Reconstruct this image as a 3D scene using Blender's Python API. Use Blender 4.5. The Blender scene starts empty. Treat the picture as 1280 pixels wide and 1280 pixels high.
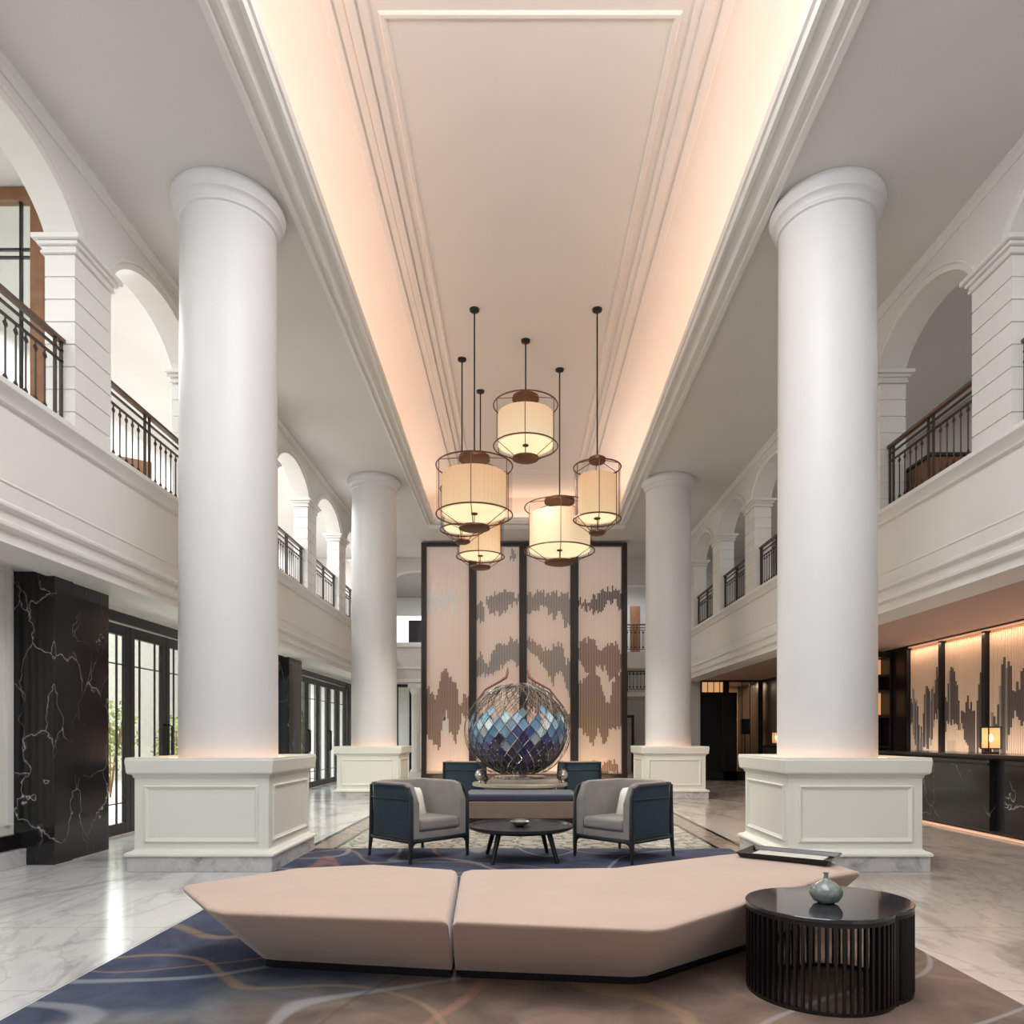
import bpy, math, random
from math import pi, sin, cos, radians, sqrt
from mathutils import Vector, Matrix
random.seed(7)
D = bpy.data
COL = bpy.context.scene.collection
F = 880.0; CX = 650.0; CY = 921.0; CH = 1.3   # lens in px of a 1280 frame, eye height
def PX(px, Y): return (px - CX) * Y / F
def PH(py, Y): return CH + (CY - py) * Y / F

# ------------------------------------------------------------------ materials
MATS = {}
def nt(name):
    m = D.materials.new(name); m.use_nodes = True
    t = m.node_tree; t.nodes.clear()
    o = t.nodes.new('ShaderNodeOutputMaterial'); b = t.nodes.new('ShaderNodeBsdfPrincipled')
    t.links.new(b.outputs[0], o.inputs[0])
    MATS[name] = m
    return m, t, b
def N(t, typ, **kw):
    n = t.nodes.new(typ)
    for k, v in kw.items():
        if k in n.inputs: n.inputs[k].default_value = v
        else: setattr(n, k, v)
    return n
def ramp(t, stops, interp='LINEAR'):
    r = t.nodes.new('ShaderNodeValToRGB'); r.color_ramp.interpolation = interp
    e = r.color_ramp.elements
    e[0].position = stops[0][0]; e[0].color = (*stops[0][1], 1)
    e[1].position = stops[-1][0]; e[1].color = (*stops[-1][1], 1)
    for p, c in stops[1:-1]:
        q = e.new(p); q.color = (*c, 1)
    return r
def coords(t, scale=(1, 1, 1), rot=(0, 0, 0)):
    c = t.nodes.new('ShaderNodeTexCoord'); m = t.nodes.new('ShaderNodeMapping')
    m.inputs['Scale'].default_value = scale; m.inputs['Rotation'].default_value = rot
    g = t.nodes.new('ShaderNodeNewGeometry')
    t.links.new(g.outputs['Position'], m.inputs['Vector'])
    return m
def s2l(c):
    return tuple((x / 255 / 12.92) if x / 255 <= .04045 else ((x / 255 + .055) / 1.055) ** 2.4 for x in c)
def simple(name, rgb, rough=.6, metal=0, var=.06, scale=6, bump=0.0, bscale=80, emit=None, es=0, spec=.5, coat=0, sheen=0, alpha=1):
    m, t, b = nt(name)
    c = s2l(rgb)
    mp = coords(t)
    n = N(t, 'ShaderNodeTexNoise', Scale=scale, Detail=4.0)
    t.links.new(mp.outputs[0], n.inputs['Vector'])
    r = ramp(t, [(.3, tuple(x * (1 - var) for x in c)), (.7, tuple(min(1, x * (1 + var)) for x in c))])
    t.links.new(n.outputs['Fac'], r.inputs[0]); t.links.new(r.outputs[0], b.inputs['Base Color'])
    b.inputs['Roughness'].default_value = rough; b.inputs['Metallic'].default_value = metal
    b.inputs['Specular IOR Level'].default_value = spec
    b.inputs['Coat Weight'].default_value = coat
    if sheen: b.inputs['Sheen Weight'].default_value = sheen
    if emit:
        b.inputs['Emission Color'].default_value = (*s2l(emit), 1); b.inputs['Emission Strength'].default_value = es
    if bump:
        n2 = N(t, 'ShaderNodeTexNoise', Scale=bscale, Detail=3.0); t.links.new(mp.outputs[0], n2.inputs['Vector'])
        bp = N(t, 'ShaderNodeBump', Strength=bump, Distance=.01)
        t.links.new(n2.outputs['Fac'], bp.inputs['Height']); t.links.new(bp.outputs[0], b.inputs['Normal'])
    if alpha < 1: b.inputs['Alpha'].default_value = alpha
    return m
WHITE = simple('white_paint', (226, 225, 222), .55, var=.02, scale=1.5)
COLW = simple('column_paint', (212, 213, 215), .45, var=.015, scale=2)
CEIL = simple('ceiling_paint', (214, 212, 210), .8, var=.015, scale=1)
CEILW = simple('coffer_paint', (238, 226, 218), .8, var=.015, scale=1)
PEDW = simple('pedestal_paint', (222, 223, 214), .4, var=.015, scale=2)
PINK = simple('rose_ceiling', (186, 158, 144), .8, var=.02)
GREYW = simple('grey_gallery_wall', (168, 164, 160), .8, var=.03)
BLACK = simple('black_frame', (20, 18, 18), .35, var=.1)
BLACKG = simple('black_gloss', (20, 20, 22), .15, var=.1)
DARKB = simple('dark_brown_frame', (48, 36, 32), .4, var=.12, scale=12)
BROWNW = simple('brown_timber', (128, 88, 58), .5, var=.15, scale=9)
BRONZE = simple('bronze', (104, 70, 52), .42, metal=.6, var=.1)
IRON = simple('railing_iron', (62, 52, 48), .5, metal=.3, var=.1)
RAILW = simple('handrail_timber', (92, 70, 56), .45, var=.12)
BENCH = simple('blush_suede', (187, 163, 148), .95, var=.045, scale=3.5, bump=.12, bscale=160, sheen=.4, spec=.15)
GREYF = simple('grey_velvet', (132, 128, 123), .9, var=.07, scale=7, bump=.15, bscale=200, sheen=.3, spec=.2)
TEAL = simple('teal_fabric', (42, 60, 72), .7, var=.1, scale=20, bump=.2, bscale=250, spec=.3)
PILLOW = simple('ivory_linen', (226, 222, 214), .9, var=.03, bump=.2, bscale=220)
CHFR = simple('chair_frame_black', (28, 34, 40), .35, var=.1)
NAVYC = simple('navy_cushion', (30, 42, 64), .7, var=.08, sheen=.3)
SKIRT = simple('taupe_leather', (112, 96, 86), .5, var=.08)
STONE = simple('travertine', (168, 158, 142), .35, var=.22, scale=5)
VASE = simple('celadon_glaze', (116, 126, 124), .18, var=.25, scale=30, coat=.5)
TRAYW = simple('tray_inlay', (214, 214, 206), .3, var=.04)
GLASSB = simple('dark_glass', (46, 46, 50), .06, var=.05, spec=.9)
LEAF = simple('leaf_green', (150, 160, 96), .7, var=.4, scale=8)
PAVE = simple('outside_paving', (210, 205, 196), .8, var=.08)
OUTW = simple('outside_wall', (240, 236, 226), .8, var=.06)
TAN = simple('tan_wood', (170, 132, 100), .5, var=.1)
SHELFM = simple('shelf_dark', (40, 30, 27), .45, var=.15)
WARMP = simple('warm_lit_panel', (210, 160, 120), .7, emit=(255, 190, 130), es=.6)
SILV = simple('silver', (190, 190, 188), .2, metal=.9)
LAMPSH = simple('lamp_glass', (240, 190, 130), .5, emit=(255, 196, 130), es=.75, alpha=.6)
BULB = simple('bulb', (255, 240, 210), .5, emit=(255, 235, 200), es=8)
LED = simple('led_strip', (255, 200, 150), .5, emit=(255, 186, 126), es=5)
LEDS = simple('soft_led', (230, 190, 165), .5, emit=(255, 196, 160), es=.4)
LEDC = simple('led_cove', (255, 190, 130), .5, emit=(255, 178, 112), es=5)
SCRN = simple('tv_screen', (22, 22, 26), .1)
TILEB = simple('black_skirting', (22, 22, 24), .2)

def emissive_shade(name, rgb, es, pleat=False):
    m, t, b = nt(name)
    c = s2l(rgb)
    tc = t.nodes.new('ShaderNodeTexCoord'); sp = t.nodes.new('ShaderNodeSeparateXYZ')
    t.links.new(tc.outputs['Generated'], sp.inputs[0])
    r = ramp(t, [(0, (1.0, .74, .42)), (.45, (1, .64, .34)), (1, (.94, .54, .28))])
    if not pleat: r = ramp(t, [(0, (1.0, .80, .52)), (.45, (1, .72, .44)), (1, (.98, .62, .36))])
    t.links.new(sp.outputs['Z'], r.inputs[0])
    t.links.new(r.outputs[0], b.inputs['Emission Color'])
    b.inputs['Emission Strength'].default_value = es
    b.inputs['Base Color'].default_value = (*c, 1); b.inputs['Roughness'].default_value = .8
    return m
SHADE = emissive_shade('silk_shade', (130, 114, 92), .68)
SHADEP = emissive_shade('pleated_silk_shade', (150, 130, 104), .7, True)
DIFF = simple('diffuser', (190, 172, 136), .6, emit=(255, 238, 190), es=.92)
def sheer():
    m, t, b = nt('sheer_mesh')
    b.inputs['Base Color'].default_value = (*s2l((92, 62, 56)), 1); b.inputs['Roughness'].default_value = .8
    mp = coords(t); n = N(t, 'ShaderNodeTexNoise', Scale=20.0); t.links.new(mp.outputs[0], n.inputs['Vector'])
    r = ramp(t, [(.3, (.15,) * 3), (.7, (.16,) * 3)])
    t.links.new(n.outputs['Fac'], r.inputs[0]); t.links.new(r.outputs[0], b.inputs['Alpha'])
    return m
SHEER = sheer()
def glass():
    m, t, b = nt('clear_glass')
    t.nodes.remove(b)
    o = [n for n in t.nodes if n.type == 'OUTPUT_MATERIAL'][0]
    tr = N(t, 'ShaderNodeBsdfTransparent'); tr.inputs[0].default_value = (.9, .93, .92, 1)
    gl = N(t, 'ShaderNodeBsdfGlossy'); gl.inputs['Roughness'].default_value = .03
    mx = t.nodes.new('ShaderNodeMixShader'); mx.inputs[0].default_value = .05
    t.links.new(tr.outputs[0], mx.inputs[1]); t.links.new(gl.outputs[0], mx.inputs[2])
    t.links.new(mx.outputs[0], o.inputs[0])
    return m
GLASS = glass()
def marble(name, base, dark, vein, rough, scale, vs, tile=None, warm=None):
    m, t, b = nt(name)
    mp = coords(t, (1, .55, 1), (0, 0, .5))
    n = N(t, 'ShaderNodeTexNoise', Scale=scale, Detail=9.0, Roughness=.62, Distortion=1.6)
    t.links.new(mp.outputs[0], n.inputs['Vector'])
    r = ramp(t, [(.3, s2l(dark)), (.5, s2l(base)), (.75, tuple(min(1, x * 1.12) for x in s2l(base)))])
    t.links.new(n.outputs['Fac'], r.inputs[0])
    n2 = N(t, 'ShaderNodeTexNoise', Scale=vs, Detail=6.0, Roughness=.55, Distortion=2.2)
    t.links.new(mp.outputs[0], n2.inputs['Vector'])
    r2 = ramp(t, [(.47, (0, 0, 0)), (.5, (1, 1, 1)), (.53, (0, 0, 0))])
    t.links.new(n2.outputs['Fac'], r2.inputs[0])
    mx = N(t, 'ShaderNodeMix', data_type='RGBA'); 
    mu = N(t, 'ShaderNodeMath', operation='MULTIPLY'); mu.inputs[1].default_value = .28
    t.links.new(r2.outputs[0], mu.inputs[0]); t.links.new(mu.outputs[0], mx.inputs[0])
    t.links.new(r.outputs[0], mx.inputs[6]); mx.inputs[7].default_value = (*s2l(vein), 1)
    last = mx.outputs[2]
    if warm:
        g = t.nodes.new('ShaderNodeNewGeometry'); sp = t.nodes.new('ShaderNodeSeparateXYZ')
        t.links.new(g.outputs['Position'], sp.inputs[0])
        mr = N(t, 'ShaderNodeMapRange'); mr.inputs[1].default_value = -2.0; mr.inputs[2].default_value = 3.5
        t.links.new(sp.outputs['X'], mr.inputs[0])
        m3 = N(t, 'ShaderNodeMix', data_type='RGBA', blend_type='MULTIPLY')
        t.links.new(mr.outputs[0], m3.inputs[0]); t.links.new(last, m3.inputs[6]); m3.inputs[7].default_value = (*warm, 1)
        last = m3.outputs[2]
    if tile:
        br = N(t, 'ShaderNodeTexBrick'); br.offset = 0; br.inputs['Scale'].default_value = 1
        br.inputs['Mortar Size'].default_value = .004; br.inputs['Brick Width'].default_value = tile; br.inputs['Row Height'].default_value = tile
        br.inputs['Color1'].default_value = (1, 1, 1, 1); br.inputs['Color2'].default_value = (.96, .96, .96, 1); br.inputs['Mortar'].default_value = (.72, .7, .68, 1)
        g2 = t.nodes.new('ShaderNodeNewGeometry'); t.links.new(g2.outputs['Position'], br.inputs['Vector'])
        m4 = N(t, 'ShaderNodeMix', data_type='RGBA', blend_type='MULTIPLY'); m4.inputs[0].default_value = 1
        t.links.new(last, m4.inputs[6]); t.links.new(br.outputs['Color'], m4.inputs[7]); last = m4.outputs[2]
    t.links.new(last, b.inputs['Base Color']); b.inputs['Roughness'].default_value = rough
    return m
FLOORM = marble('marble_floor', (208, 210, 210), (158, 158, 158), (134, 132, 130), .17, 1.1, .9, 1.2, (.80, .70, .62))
PLINTHM = marble('grey_marble', (186, 186, 186), (130, 130, 132), (220, 220, 220), .2, 2.2, 2.5)
def black_marble():
    m, t, b = nt('black_marble')
    c = t.nodes.new('ShaderNodeNewGeometry')
    n = N(t, 'ShaderNodeTexNoise', Scale=1.4, Detail=5.0); t.links.new(c.outputs['Position'], n.inputs['Vector'])
    vm = N(t, 'ShaderNodeVectorMath', operation='MULTIPLY_ADD')
    t.links.new(n.outputs['Color'], vm.inputs[0]); vm.inputs[1].default_value = (.9, .9, .9)
    t.links.new(c.outputs['Position'], vm.inputs[2])
    mp = N(t, 'ShaderNodeMapping'); mp.inputs['Scale'].default_value = (2.8, 2.8, 1.2); mp.inputs['Rotation'].default_value = (.5, .3, 0)
    t.links.new(vm.outputs[0], mp.inputs[0])
    v = N(t, 'ShaderNodeTexVoronoi', feature='DISTANCE_TO_EDGE', Scale=1.0); t.links.new(mp.outputs[0], v.inputs['Vector'])
    r = ramp(t, [(0, (.5, .49, .47)), (.006, (.06, .06, .06)), (.03, (.014, .014, .015))])
    t.links.new(v.outputs['Distance'], r.inputs[0])
    n2 = N(t, 'ShaderNodeTexNoise', Scale=1.1, Detail=3.0); t.links.new(c.outputs['Position'], n2.inputs['Vector'])
    r2 = ramp(t, [(.42, (.0, .0, .0)), (.58, (1, 1, 1))]); t.links.new(n2.outputs['Fac'], r2.inputs[0])
    mx = N(t, 'ShaderNodeMix', data_type='RGBA'); t.links.new(r2.outputs[0], mx.inputs[0])
    mx.inputs[6].default_value = (.014, .014, .015, 1); t.links.new(r.outputs[0], mx.inputs[7])
    t.links.new(mx.outputs[2], b.inputs['Base Color']); b.inputs['Roughness'].default_value = .12
    return m
BMARB = black_marble()
def rug_mat():
    m, t, b = nt('swirl_carpet')
    g = t.nodes.new('ShaderNodeNewGeometry'); sp = t.nodes.new('ShaderNodeSeparateXYZ')
    t.links.new(g.outputs['Position'], sp.inputs[0])
    # navy to brown blend: navy on the left and at the far end
    a = N(t, 'ShaderNodeMath', operation='MULTIPLY_ADD'); a.inputs[1].default_value = -.30; a.inputs[2].default_value = -1.05
    t.links.new(sp.outputs['X'], a.inputs[0])
    c = N(t, 'ShaderNodeMath', operation='MULTIPLY_ADD'); c.inputs[1].default_value = .35
    t.links.new(sp.outputs['Y'], c.inputs[0]); t.links.new(a.outputs[0], c.inputs[2])
    n = N(t, 'ShaderNodeTexNoise', Scale=.8, Detail=4.0, Distortion=1.2); t.links.new(g.outputs['Position'], n.inputs['Vector'])
    d = N(t, 'ShaderNodeMath', operation='MULTIPLY_ADD'); d.inputs[1].default_value = .6
    t.links.new(n.outputs['Fac'], d.inputs[0]); t.links.new(c.outputs[0], d.inputs[2])
    r = ramp(t, [(.3, s2l((122, 105, 95))), (.76, s2l((112, 100, 92))), (.9, s2l((104, 108, 112))), (1.0, s2l((72, 80, 100)))])
    t.links.new(d.outputs[0], r.inputs[0])
    # mottling
    n3 = N(t, 'ShaderNodeTexNoise', Scale=2.6, Detail=6.0, Distortion=1.0); t.links.new(g.outputs['Position'], n3.inputs['Vector'])
    r3 = ramp(t, [(.3, (.62, .62, .64)), (.7, (1.3, 1.26, 1.2))]); t.links.new(n3.outputs['Fac'], r3.inputs[0])
    mm = N(t, 'ShaderNodeMix', data_type='RGBA', blend_type='MULTIPLY'); mm.inputs[0].default_value = .9
    t.links.new(r.outputs[0], mm.inputs[6]); t.links.new(r3.outputs[0], mm.inputs[7])
    last = mm.outputs[2]
    # winding bands
    for sc, lo, wd, colr, off in ((.42, .46, .012, (176, 180, 184), 3.1), (.5, .54, .012, (172, 142, 108), 7.3), (.4, .5, .007, (176, 124, 108), 15.1), (.34, .56, .006, (84, 62, 56), 23.)):
        mp = N(t, 'ShaderNodeMapping'); mp.inputs['Location'].default_value = (off, off * .7, 0)
        t.links.new(g.outputs['Position'], mp.inputs[0])
        w = N(t, 'ShaderNodeTexNoise', Scale=sc, Detail=1.0, Distortion=.8); t.links.new(mp.outputs[0], w.inputs['Vector'])
        q = ramp(t, [(lo - wd, (0, 0, 0)), (lo - wd * .5, (1, 1, 1)), (lo + wd * .5, (1, 1, 1)), (lo + wd, (0, 0, 0))])
        t.links.new(w.outputs['Fac'], q.inputs[0])
        mu = N(t, 'ShaderNodeMath', operation='MULTIPLY'); mu.inputs[1].default_value = .38; t.links.new(q.outputs[0], mu.inputs[0])
        mx = N(t, 'ShaderNodeMix', data_type='RGBA'); t.links.new(mu.outputs[0], mx.inputs[0])
        t.links.new(last, mx.inputs[6]); mx.inputs[7].default_value = (*s2l(colr), 1); last = mx.outputs[2]
    t.links.new(last, b.inputs['Base Color']); b.inputs['Roughness'].default_value = .95; b.inputs['Specular IOR Level'].default_value = .1
    n4 = N(t, 'ShaderNodeTexNoise', Scale=220.0); t.links.new(g.outputs['Position'], n4.inputs['Vector'])
    bp = N(t, 'ShaderNodeBump', Strength=.3, Distance=.01); t.links.new(n4.outputs['Fac'], bp.inputs['Height']); t.links.new(bp.outputs[0], b.inputs['Normal'])
    return m
RUG = rug_mat()
def mosaic():
    m, t, b = nt('floor_mosaic')
    g = t.nodes.new('ShaderNodeNewGeometry')
    v = N(t, 'ShaderNodeTexVoronoi', Scale=5.5); v.inputs['Randomness'].default_value = .7
    t.links.new(g.outputs['Position'], v.inputs['Vector'])
    r = ramp(t, [(.0, s2l((188, 186, 172))), (.45, s2l((170, 168, 158))), (.6, s2l((110, 112, 104))), (.72, s2l((180, 178, 166)))])
    t.links.new(v.outputs['Distance'], r.inputs[0]); t.links.new(r.outputs[0], b.inputs['Base Color'])
    b.inputs['Roughness'].default_value = .2
    return m
MOSAIC = mosaic()
TAUPES = marble('taupe_stone', (150, 136, 124), (120, 108, 98), (170, 160, 150), .18, 3, 3)
def attr_mat(name, rough=.5, emit=0):
    m, t, b = nt(name)
    a = N(t, 'ShaderNodeAttribute', attribute_name='tint'); t.links.new(a.outputs['Color'], b.inputs['Base Color'])
    b.inputs['Roughness'].default_value = rough
    if emit:
        t.links.new(a.outputs['Color'], b.inputs['Emission Color']); b.inputs['Emission Strength'].default_value = emit
    return m
RODM = attr_mat('rod_lacquer', .45, .0)
TILEM = attr_mat('glass_tiles', .2, .06)
def lit_back(name, top, bot, es):
    m, t, b = nt(name)
    tc = t.nodes.new('ShaderNodeTexCoord'); sp = t.nodes.new('ShaderNodeSeparateXYZ'); t.links.new(tc.outputs['Generated'], sp.inputs[0])
    r = ramp(t, [(0, s2l(bot)), (1, s2l(top))]); t.links.new(sp.outputs['Z'], r.inputs[0])
    t.links.new(r.outputs[0], b.inputs['Base Color']); t.links.new(r.outputs[0], b.inputs['Emission Color'])
    b.inputs['Emission Strength'].default_value = es; b.inputs['Roughness'].default_value = .6
    return m
BACKM = lit_back('screen_backing', (226, 214, 206), (244, 214, 190), .34)
BACKR = lit_back('reception_backing', (250, 200, 140), (236, 214, 190), .22)

# ------------------------------------------------------------------ mesh builder
class MB:
    def __init__(s): s.v = []; s.f = []; s.mi = []; s.tint = []; s.cm = 0; s.ct = (1, 1, 1)
    def add(s, vs, fs):
        k = len(s.v); s.v += [tuple(p) for p in vs]
        for f in fs: s.f.append([i + k for i in f]); s.mi.append(s.cm); s.tint.append(s.ct)
        return s
    def box(s, x0, x1, y0, y1, z0, z1):
        if x0 > x1: x0, x1 = x1, x0
        if y0 > y1: y0, y1 = y1, y0
        return s.add([(x0, y0, z0), (x1, y0, z0), (x1, y1, z0), (x0, y1, z0), (x0, y0, z1), (x1, y0, z1), (x1, y1, z1), (x0, y1, z1)],
                     [(0, 3, 2, 1), (4, 5, 6, 7), (0, 1, 5, 4), (1, 2, 6, 5), (2, 3, 7, 6), (3, 0, 4, 7)])
    def lathe(s, prof, c=(0, 0, 0), n=32, cap=True, rip=0, nr=0):
        k = len(prof); vs = []
        for j in range(n):
            a = 2 * pi * j / n
            rr = 1 + (rip * (1 if j % 2 else -1))
            for r, z in prof: vs.append((c[0] + r * rr * cos(a), c[1] + r * rr * sin(a), c[2] + z))
        fs = []
        for j in range(n):
            b = (j + 1) % n
            for i in range(k - 1): fs.append((j * k + i, b * k + i, b * k + i + 1, j * k + i + 1))
        if cap:
            fs.append([j * k for j in range(n)][::-1]); fs.append([j * k + k - 1 for j in range(n)])
        return s.add(vs, fs)
    def cyl(s, c, r, z0, z1, n=24): return s.lathe([(r, z0), (r, z1)], (c[0], c[1], 0), n)
    def tube(s, pts, r, n=8, closed=False, rs=None):
        pts = [Vector(p) for p in pts]; m = len(pts); vs = []; up = None
        for i, p in enumerate(pts):
            if closed: d = pts[(i + 1) % m] - pts[i - 1]
            else: d = pts[min(i + 1, m - 1)] - pts[max(i - 1, 0)]
            if d.length < 1e-9: d = Vector((0, 0, 1))
            d.normalize()
            if up is None:
                up = Vector((0, 0, 1)) if abs(d.z) < .9 else Vector((1, 0, 0))
            a = d.cross(up)
            if a.length < 1e-6: a = d.cross(Vector((0, 1, .3)))
            a.normalize(); b = a.cross(d).normalized(); up = b
            rad = rs[i] if rs else r
            for j in range(n):
                t = 2 * pi * j / n; vs.append(p + (a * cos(t) + b * sin(t)) * rad)
        fs = []
        for i in range(m if closed else m - 1):
            i2 = (i + 1) % m
            for j in range(n):
                j2 = (j + 1) % n; fs.append((i * n + j, i * n + j2, i2 * n + j2, i2 * n + j))
        if not closed: fs.append(list(range(n))); fs.append([(m - 1) * n + j for j in range(n)][::-1])
        return s.add(vs, fs)
    def ring(s, c, R, r, n=48, m=6):
        return s.tube([(c[0] + R * cos(2 * pi * i / n), c[1] + R * sin(2 * pi * i / n), c[2]) for i in range(n)], r, m, True)
    def loft(s, rings, cap=True):   # rings of equal point count, closed
        k = len(rings[0]); vs = [p for r in rings for p in r]; fs = []
        for i in range(len(rings) - 1):
            for j in range(k):
                j2 = (j + 1) % k; fs.append((i * k + j, i * k + j2, (i + 1) * k + j2, (i + 1) * k + j))
        if cap: fs.append(list(range(k))[::-1]); fs.append([(len(rings) - 1) * k + j for j in range(k)])
        return s.add(vs, fs)
    def sweep(s, prof, a, b, mapf, closed=True):   # profile (u,w) list swept straight from a to b with mapf(u,w,t)->point
        r0 = [mapf(u, w, a) for u, w in prof]; r1 = [mapf(u, w, b) for u, w in prof]
        return s.loft([r0, r1])
    def build(s, name, mats, parent=None, smooth=False, bevel=0, seg=2, loc=None, tint=False, auto=True):
        me = D.meshes.new(name); me.from_pydata(s.v, [], s.f)
        if not isinstance(mats, (list, tuple)): mats = [mats]
        for m in mats: me.materials.append(m)
        me.polygons.foreach_set('material_index', s.mi)
        if tint:
            at = me.color_attributes.new('tint', 'FLOAT_COLOR', 'CORNER'); i = 0
            arr = []
            for f, c in zip(s.f, s.tint): arr += [c[0], c[1], c[2], 1.0] * len(f)
            at.data.foreach_set('color', arr)
        import bmesh
        bm = bmesh.new(); bm.from_mesh(me)
        if not tint: bmesh.ops.recalc_face_normals(bm, faces=bm.faces)
        if smooth:
            for f in bm.faces: f.smooth = True
            if auto:
                for e in bm.edges:
                    if len(e.link_faces) == 2 and e.calc_face_angle(0) > radians(38): e.smooth = False
        bm.to_mesh(me); bm.free()
        o = D.objects.new(name, me); COL.objects.link(o)
        if bevel:
            b = o.modifiers.new('bevel', 'BEVEL'); b.width = bevel; b.segments = seg; b.limit_method = 'ANGLE'; b.angle_limit = radians(35)
            if seg > 1: 
                for p in me.polygons: p.use_smooth = True
                w = o.modifiers.new('wn', 'WEIGHTED_NORMAL'); w.keep_sharp = False
        if parent: o.parent = parent
        if loc: o.location = loc
        return o
def tag(o, label=None, cat=None, group=None, kind=None):
    if label: o['label'] = label
    if cat: o['category'] = cat
    if group: o['group'] = group
    if kind: o['kind'] = kind
    return o
def thing(name, label, cat, loc=(0, 0, 0), rz=0, group=None):
    o = D.objects.new(name, None); COL.objects.link(o); o.location = loc; o.rotation_euler = (0, 0, rz); o.empty_display_size = .2
    return tag(o, label, cat, group)
def struct(o): o['kind'] = 'structure'; return o
def dup(src, parent=None, loc=None):
    c = src.copy(); COL.objects.link(c)
    if parent: c.parent = parent
    if loc is not None: c.location = loc
    return c

# ------------------------------------------------------------------ shell
XL, XR = -4.30, 4.75          # facade planes
Y0, YE = -2.9, 22.0
SOF = 6.9; TOPC = 7.72
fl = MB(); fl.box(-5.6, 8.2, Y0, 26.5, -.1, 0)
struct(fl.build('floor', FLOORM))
def lin(a, b, ya=5.35, yb=18.5): return lambda y: a + (b - a) * (y - ya) / (yb - ya)
LO, LI = lin(-2.43, -2.46), lin(-2.07, -2.25)      # outer / inner lip, left
RO, RI = lin(2.64, 2.78), lin(2.25, 2.50)
YC = 18.5
# soffits
m = MB()
for (fa, wall) in ((LO, -6.9), (RO, 7.6)):
    m.add([(wall, Y0, SOF), (fa(Y0), Y0, SOF), (fa(YC), YC, SOF), (wall, YC, SOF)], [(0, 1, 2, 3)])
m.add([(-6.9, YC, SOF), (7.6, YC, SOF), (7.6, 26.4, SOF), (-6.9, 26.4, SOF)], [(0, 1, 2, 3)])
struct(m.build('ceiling', CEIL))
# lip mouldings
def lip_prof():
    return [(0, .02), (0, -.05), (.06, -.05), (.07, -.015), (.12, -.01), (.13, -.035), (.17, -.035), (.20, .01), (.27, .03), (.285, .0), (.32, .0), (.335, .05), (.36, .055), (.36, .16), (.30, .16), (.30, .10), (0, .10)]
def lip_obj(fo, fi, name):
    m = MB(); rr = []
    for y in (Y0, 5.35, 12, YC + .0):
        o_, i_ = fo(y), fi(y); k = (i_ - o_) / .36
        rr.append([(o_ + u * k, y, SOF + w) for u, w in lip_prof()])
    m.loft(rr); return struct(m.build(name, WHITE))
lip_obj(LO, LI, 'trim_1'); lip_obj(RO, RI, 'trim_2')
m = MB(); pr = lip_prof()
m.loft([[(x, YC + .32 - u, SOF + w) for u, w in pr] for x in (LO(YC), RO(YC))]); struct(m.build('trim_3', WHITE))
# upper coffer with curved cove sides
m = MB()
def cove_section(xl, xr):
    pts = [(xl - .42, SOF + .08)]
    R = .62
    for i in range(9):
        a = pi / 2 * i / 8; pts.append((xl - .42 + R * (1 - cos(a)), TOPC - R + R * sin(a)))
    for i in range(8, -1, -1):
        a = pi / 2 * i / 8; pts.append((xr + .42 - R * (1 - cos(a)), TOPC - R + R * sin(a)))
    pts.append((xr + .42, SOF + .08)); return pts
ys = [Y0, 5.35, 12, YC + .4]; rows = [[(x, y, z) for x, z in cove_section(LI(y), RI(y))] for y in ys]
k = len(rows[0]); vs = [p for r in rows for p in r]
fs = [(i * k + j, i * k + j + 1, (i + 1) * k + j + 1, (i + 1) * k + j) for i in range(len(rows) - 1) for j in range(k - 1)]
fs.append([(len(rows) - 1) * k + j for j in range(k)])
m.add(vs, fs); struct(m.build('ceiling', CEILW, smooth=True))
m = MB()      # shelf above the lips closing the recess
for fo, fi, s_ in ((LO, LI, -1), (RO, RI, 1)):
    m.add([(fi(Y0), Y0, SOF + .1), (fi(Y0) + s_ * .5, Y0, SOF + .1), (fi(YC) + s_ * .5, YC, SOF + .1), (fi(YC), YC, SOF + .1)], [(0, 1, 2, 3)])
m.add([(LI(YC), YC, SOF + .1), (RI(YC), YC, SOF + .1), (RI(YC), YC + .4, SOF + .1), (LI(YC), YC + .4, SOF + .1)], [(0, 1, 2, 3)])
struct(m.build('ceiling', CEILW))
# ceiling mouldings of the coffer
def band(xa, xb, y0, y1, drop, name, mt=CEILW, steps=4):
    m = MB(); w = (xb - xa) / steps
    hs = [.045, .02, .055, .03, .015][:steps]
    for i in range(steps):
        m.box(xa + w * i + .008, xa + w * (i + 1) - .008, y0, y1, TOPC - hs[i] * drop, TOPC + .01)
    m.box(xa, xb, y0, y1, TOPC - .008, TOPC + .01)
    return struct(m.build(name, mt, bevel=.008, seg=2))
band(-1.74, -1.33, Y0, 17.6, .8, 'trim_4'); band(1.86, 1.54, Y0, 17.6, .8, 'trim_5')
def ceil_frame(x0, x1, y0, y1, name):
    m = MB(); rr = []
    for e, z in ((0, .005), (.004, -.012), (.018, -.024), (.05, -.024), (.066, -.010), (.07, .005)):
        rr.append([(x0 + e, y0 + e, TOPC + z), (x1 - e, y0 + e, TOPC + z), (x1 - e, y1 - e, TOPC + z), (x0 + e, y1 - e, TOPC + z)])
    m.loft(rr, cap=False); return struct(m.build(name, CEILW))
ceil_frame(-1.26, 1.44, 6.22, 17.0, 'trim_6'); ceil_frame(-1.26, 1.44, -2.5, 5.72, 'trim_7')

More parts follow.
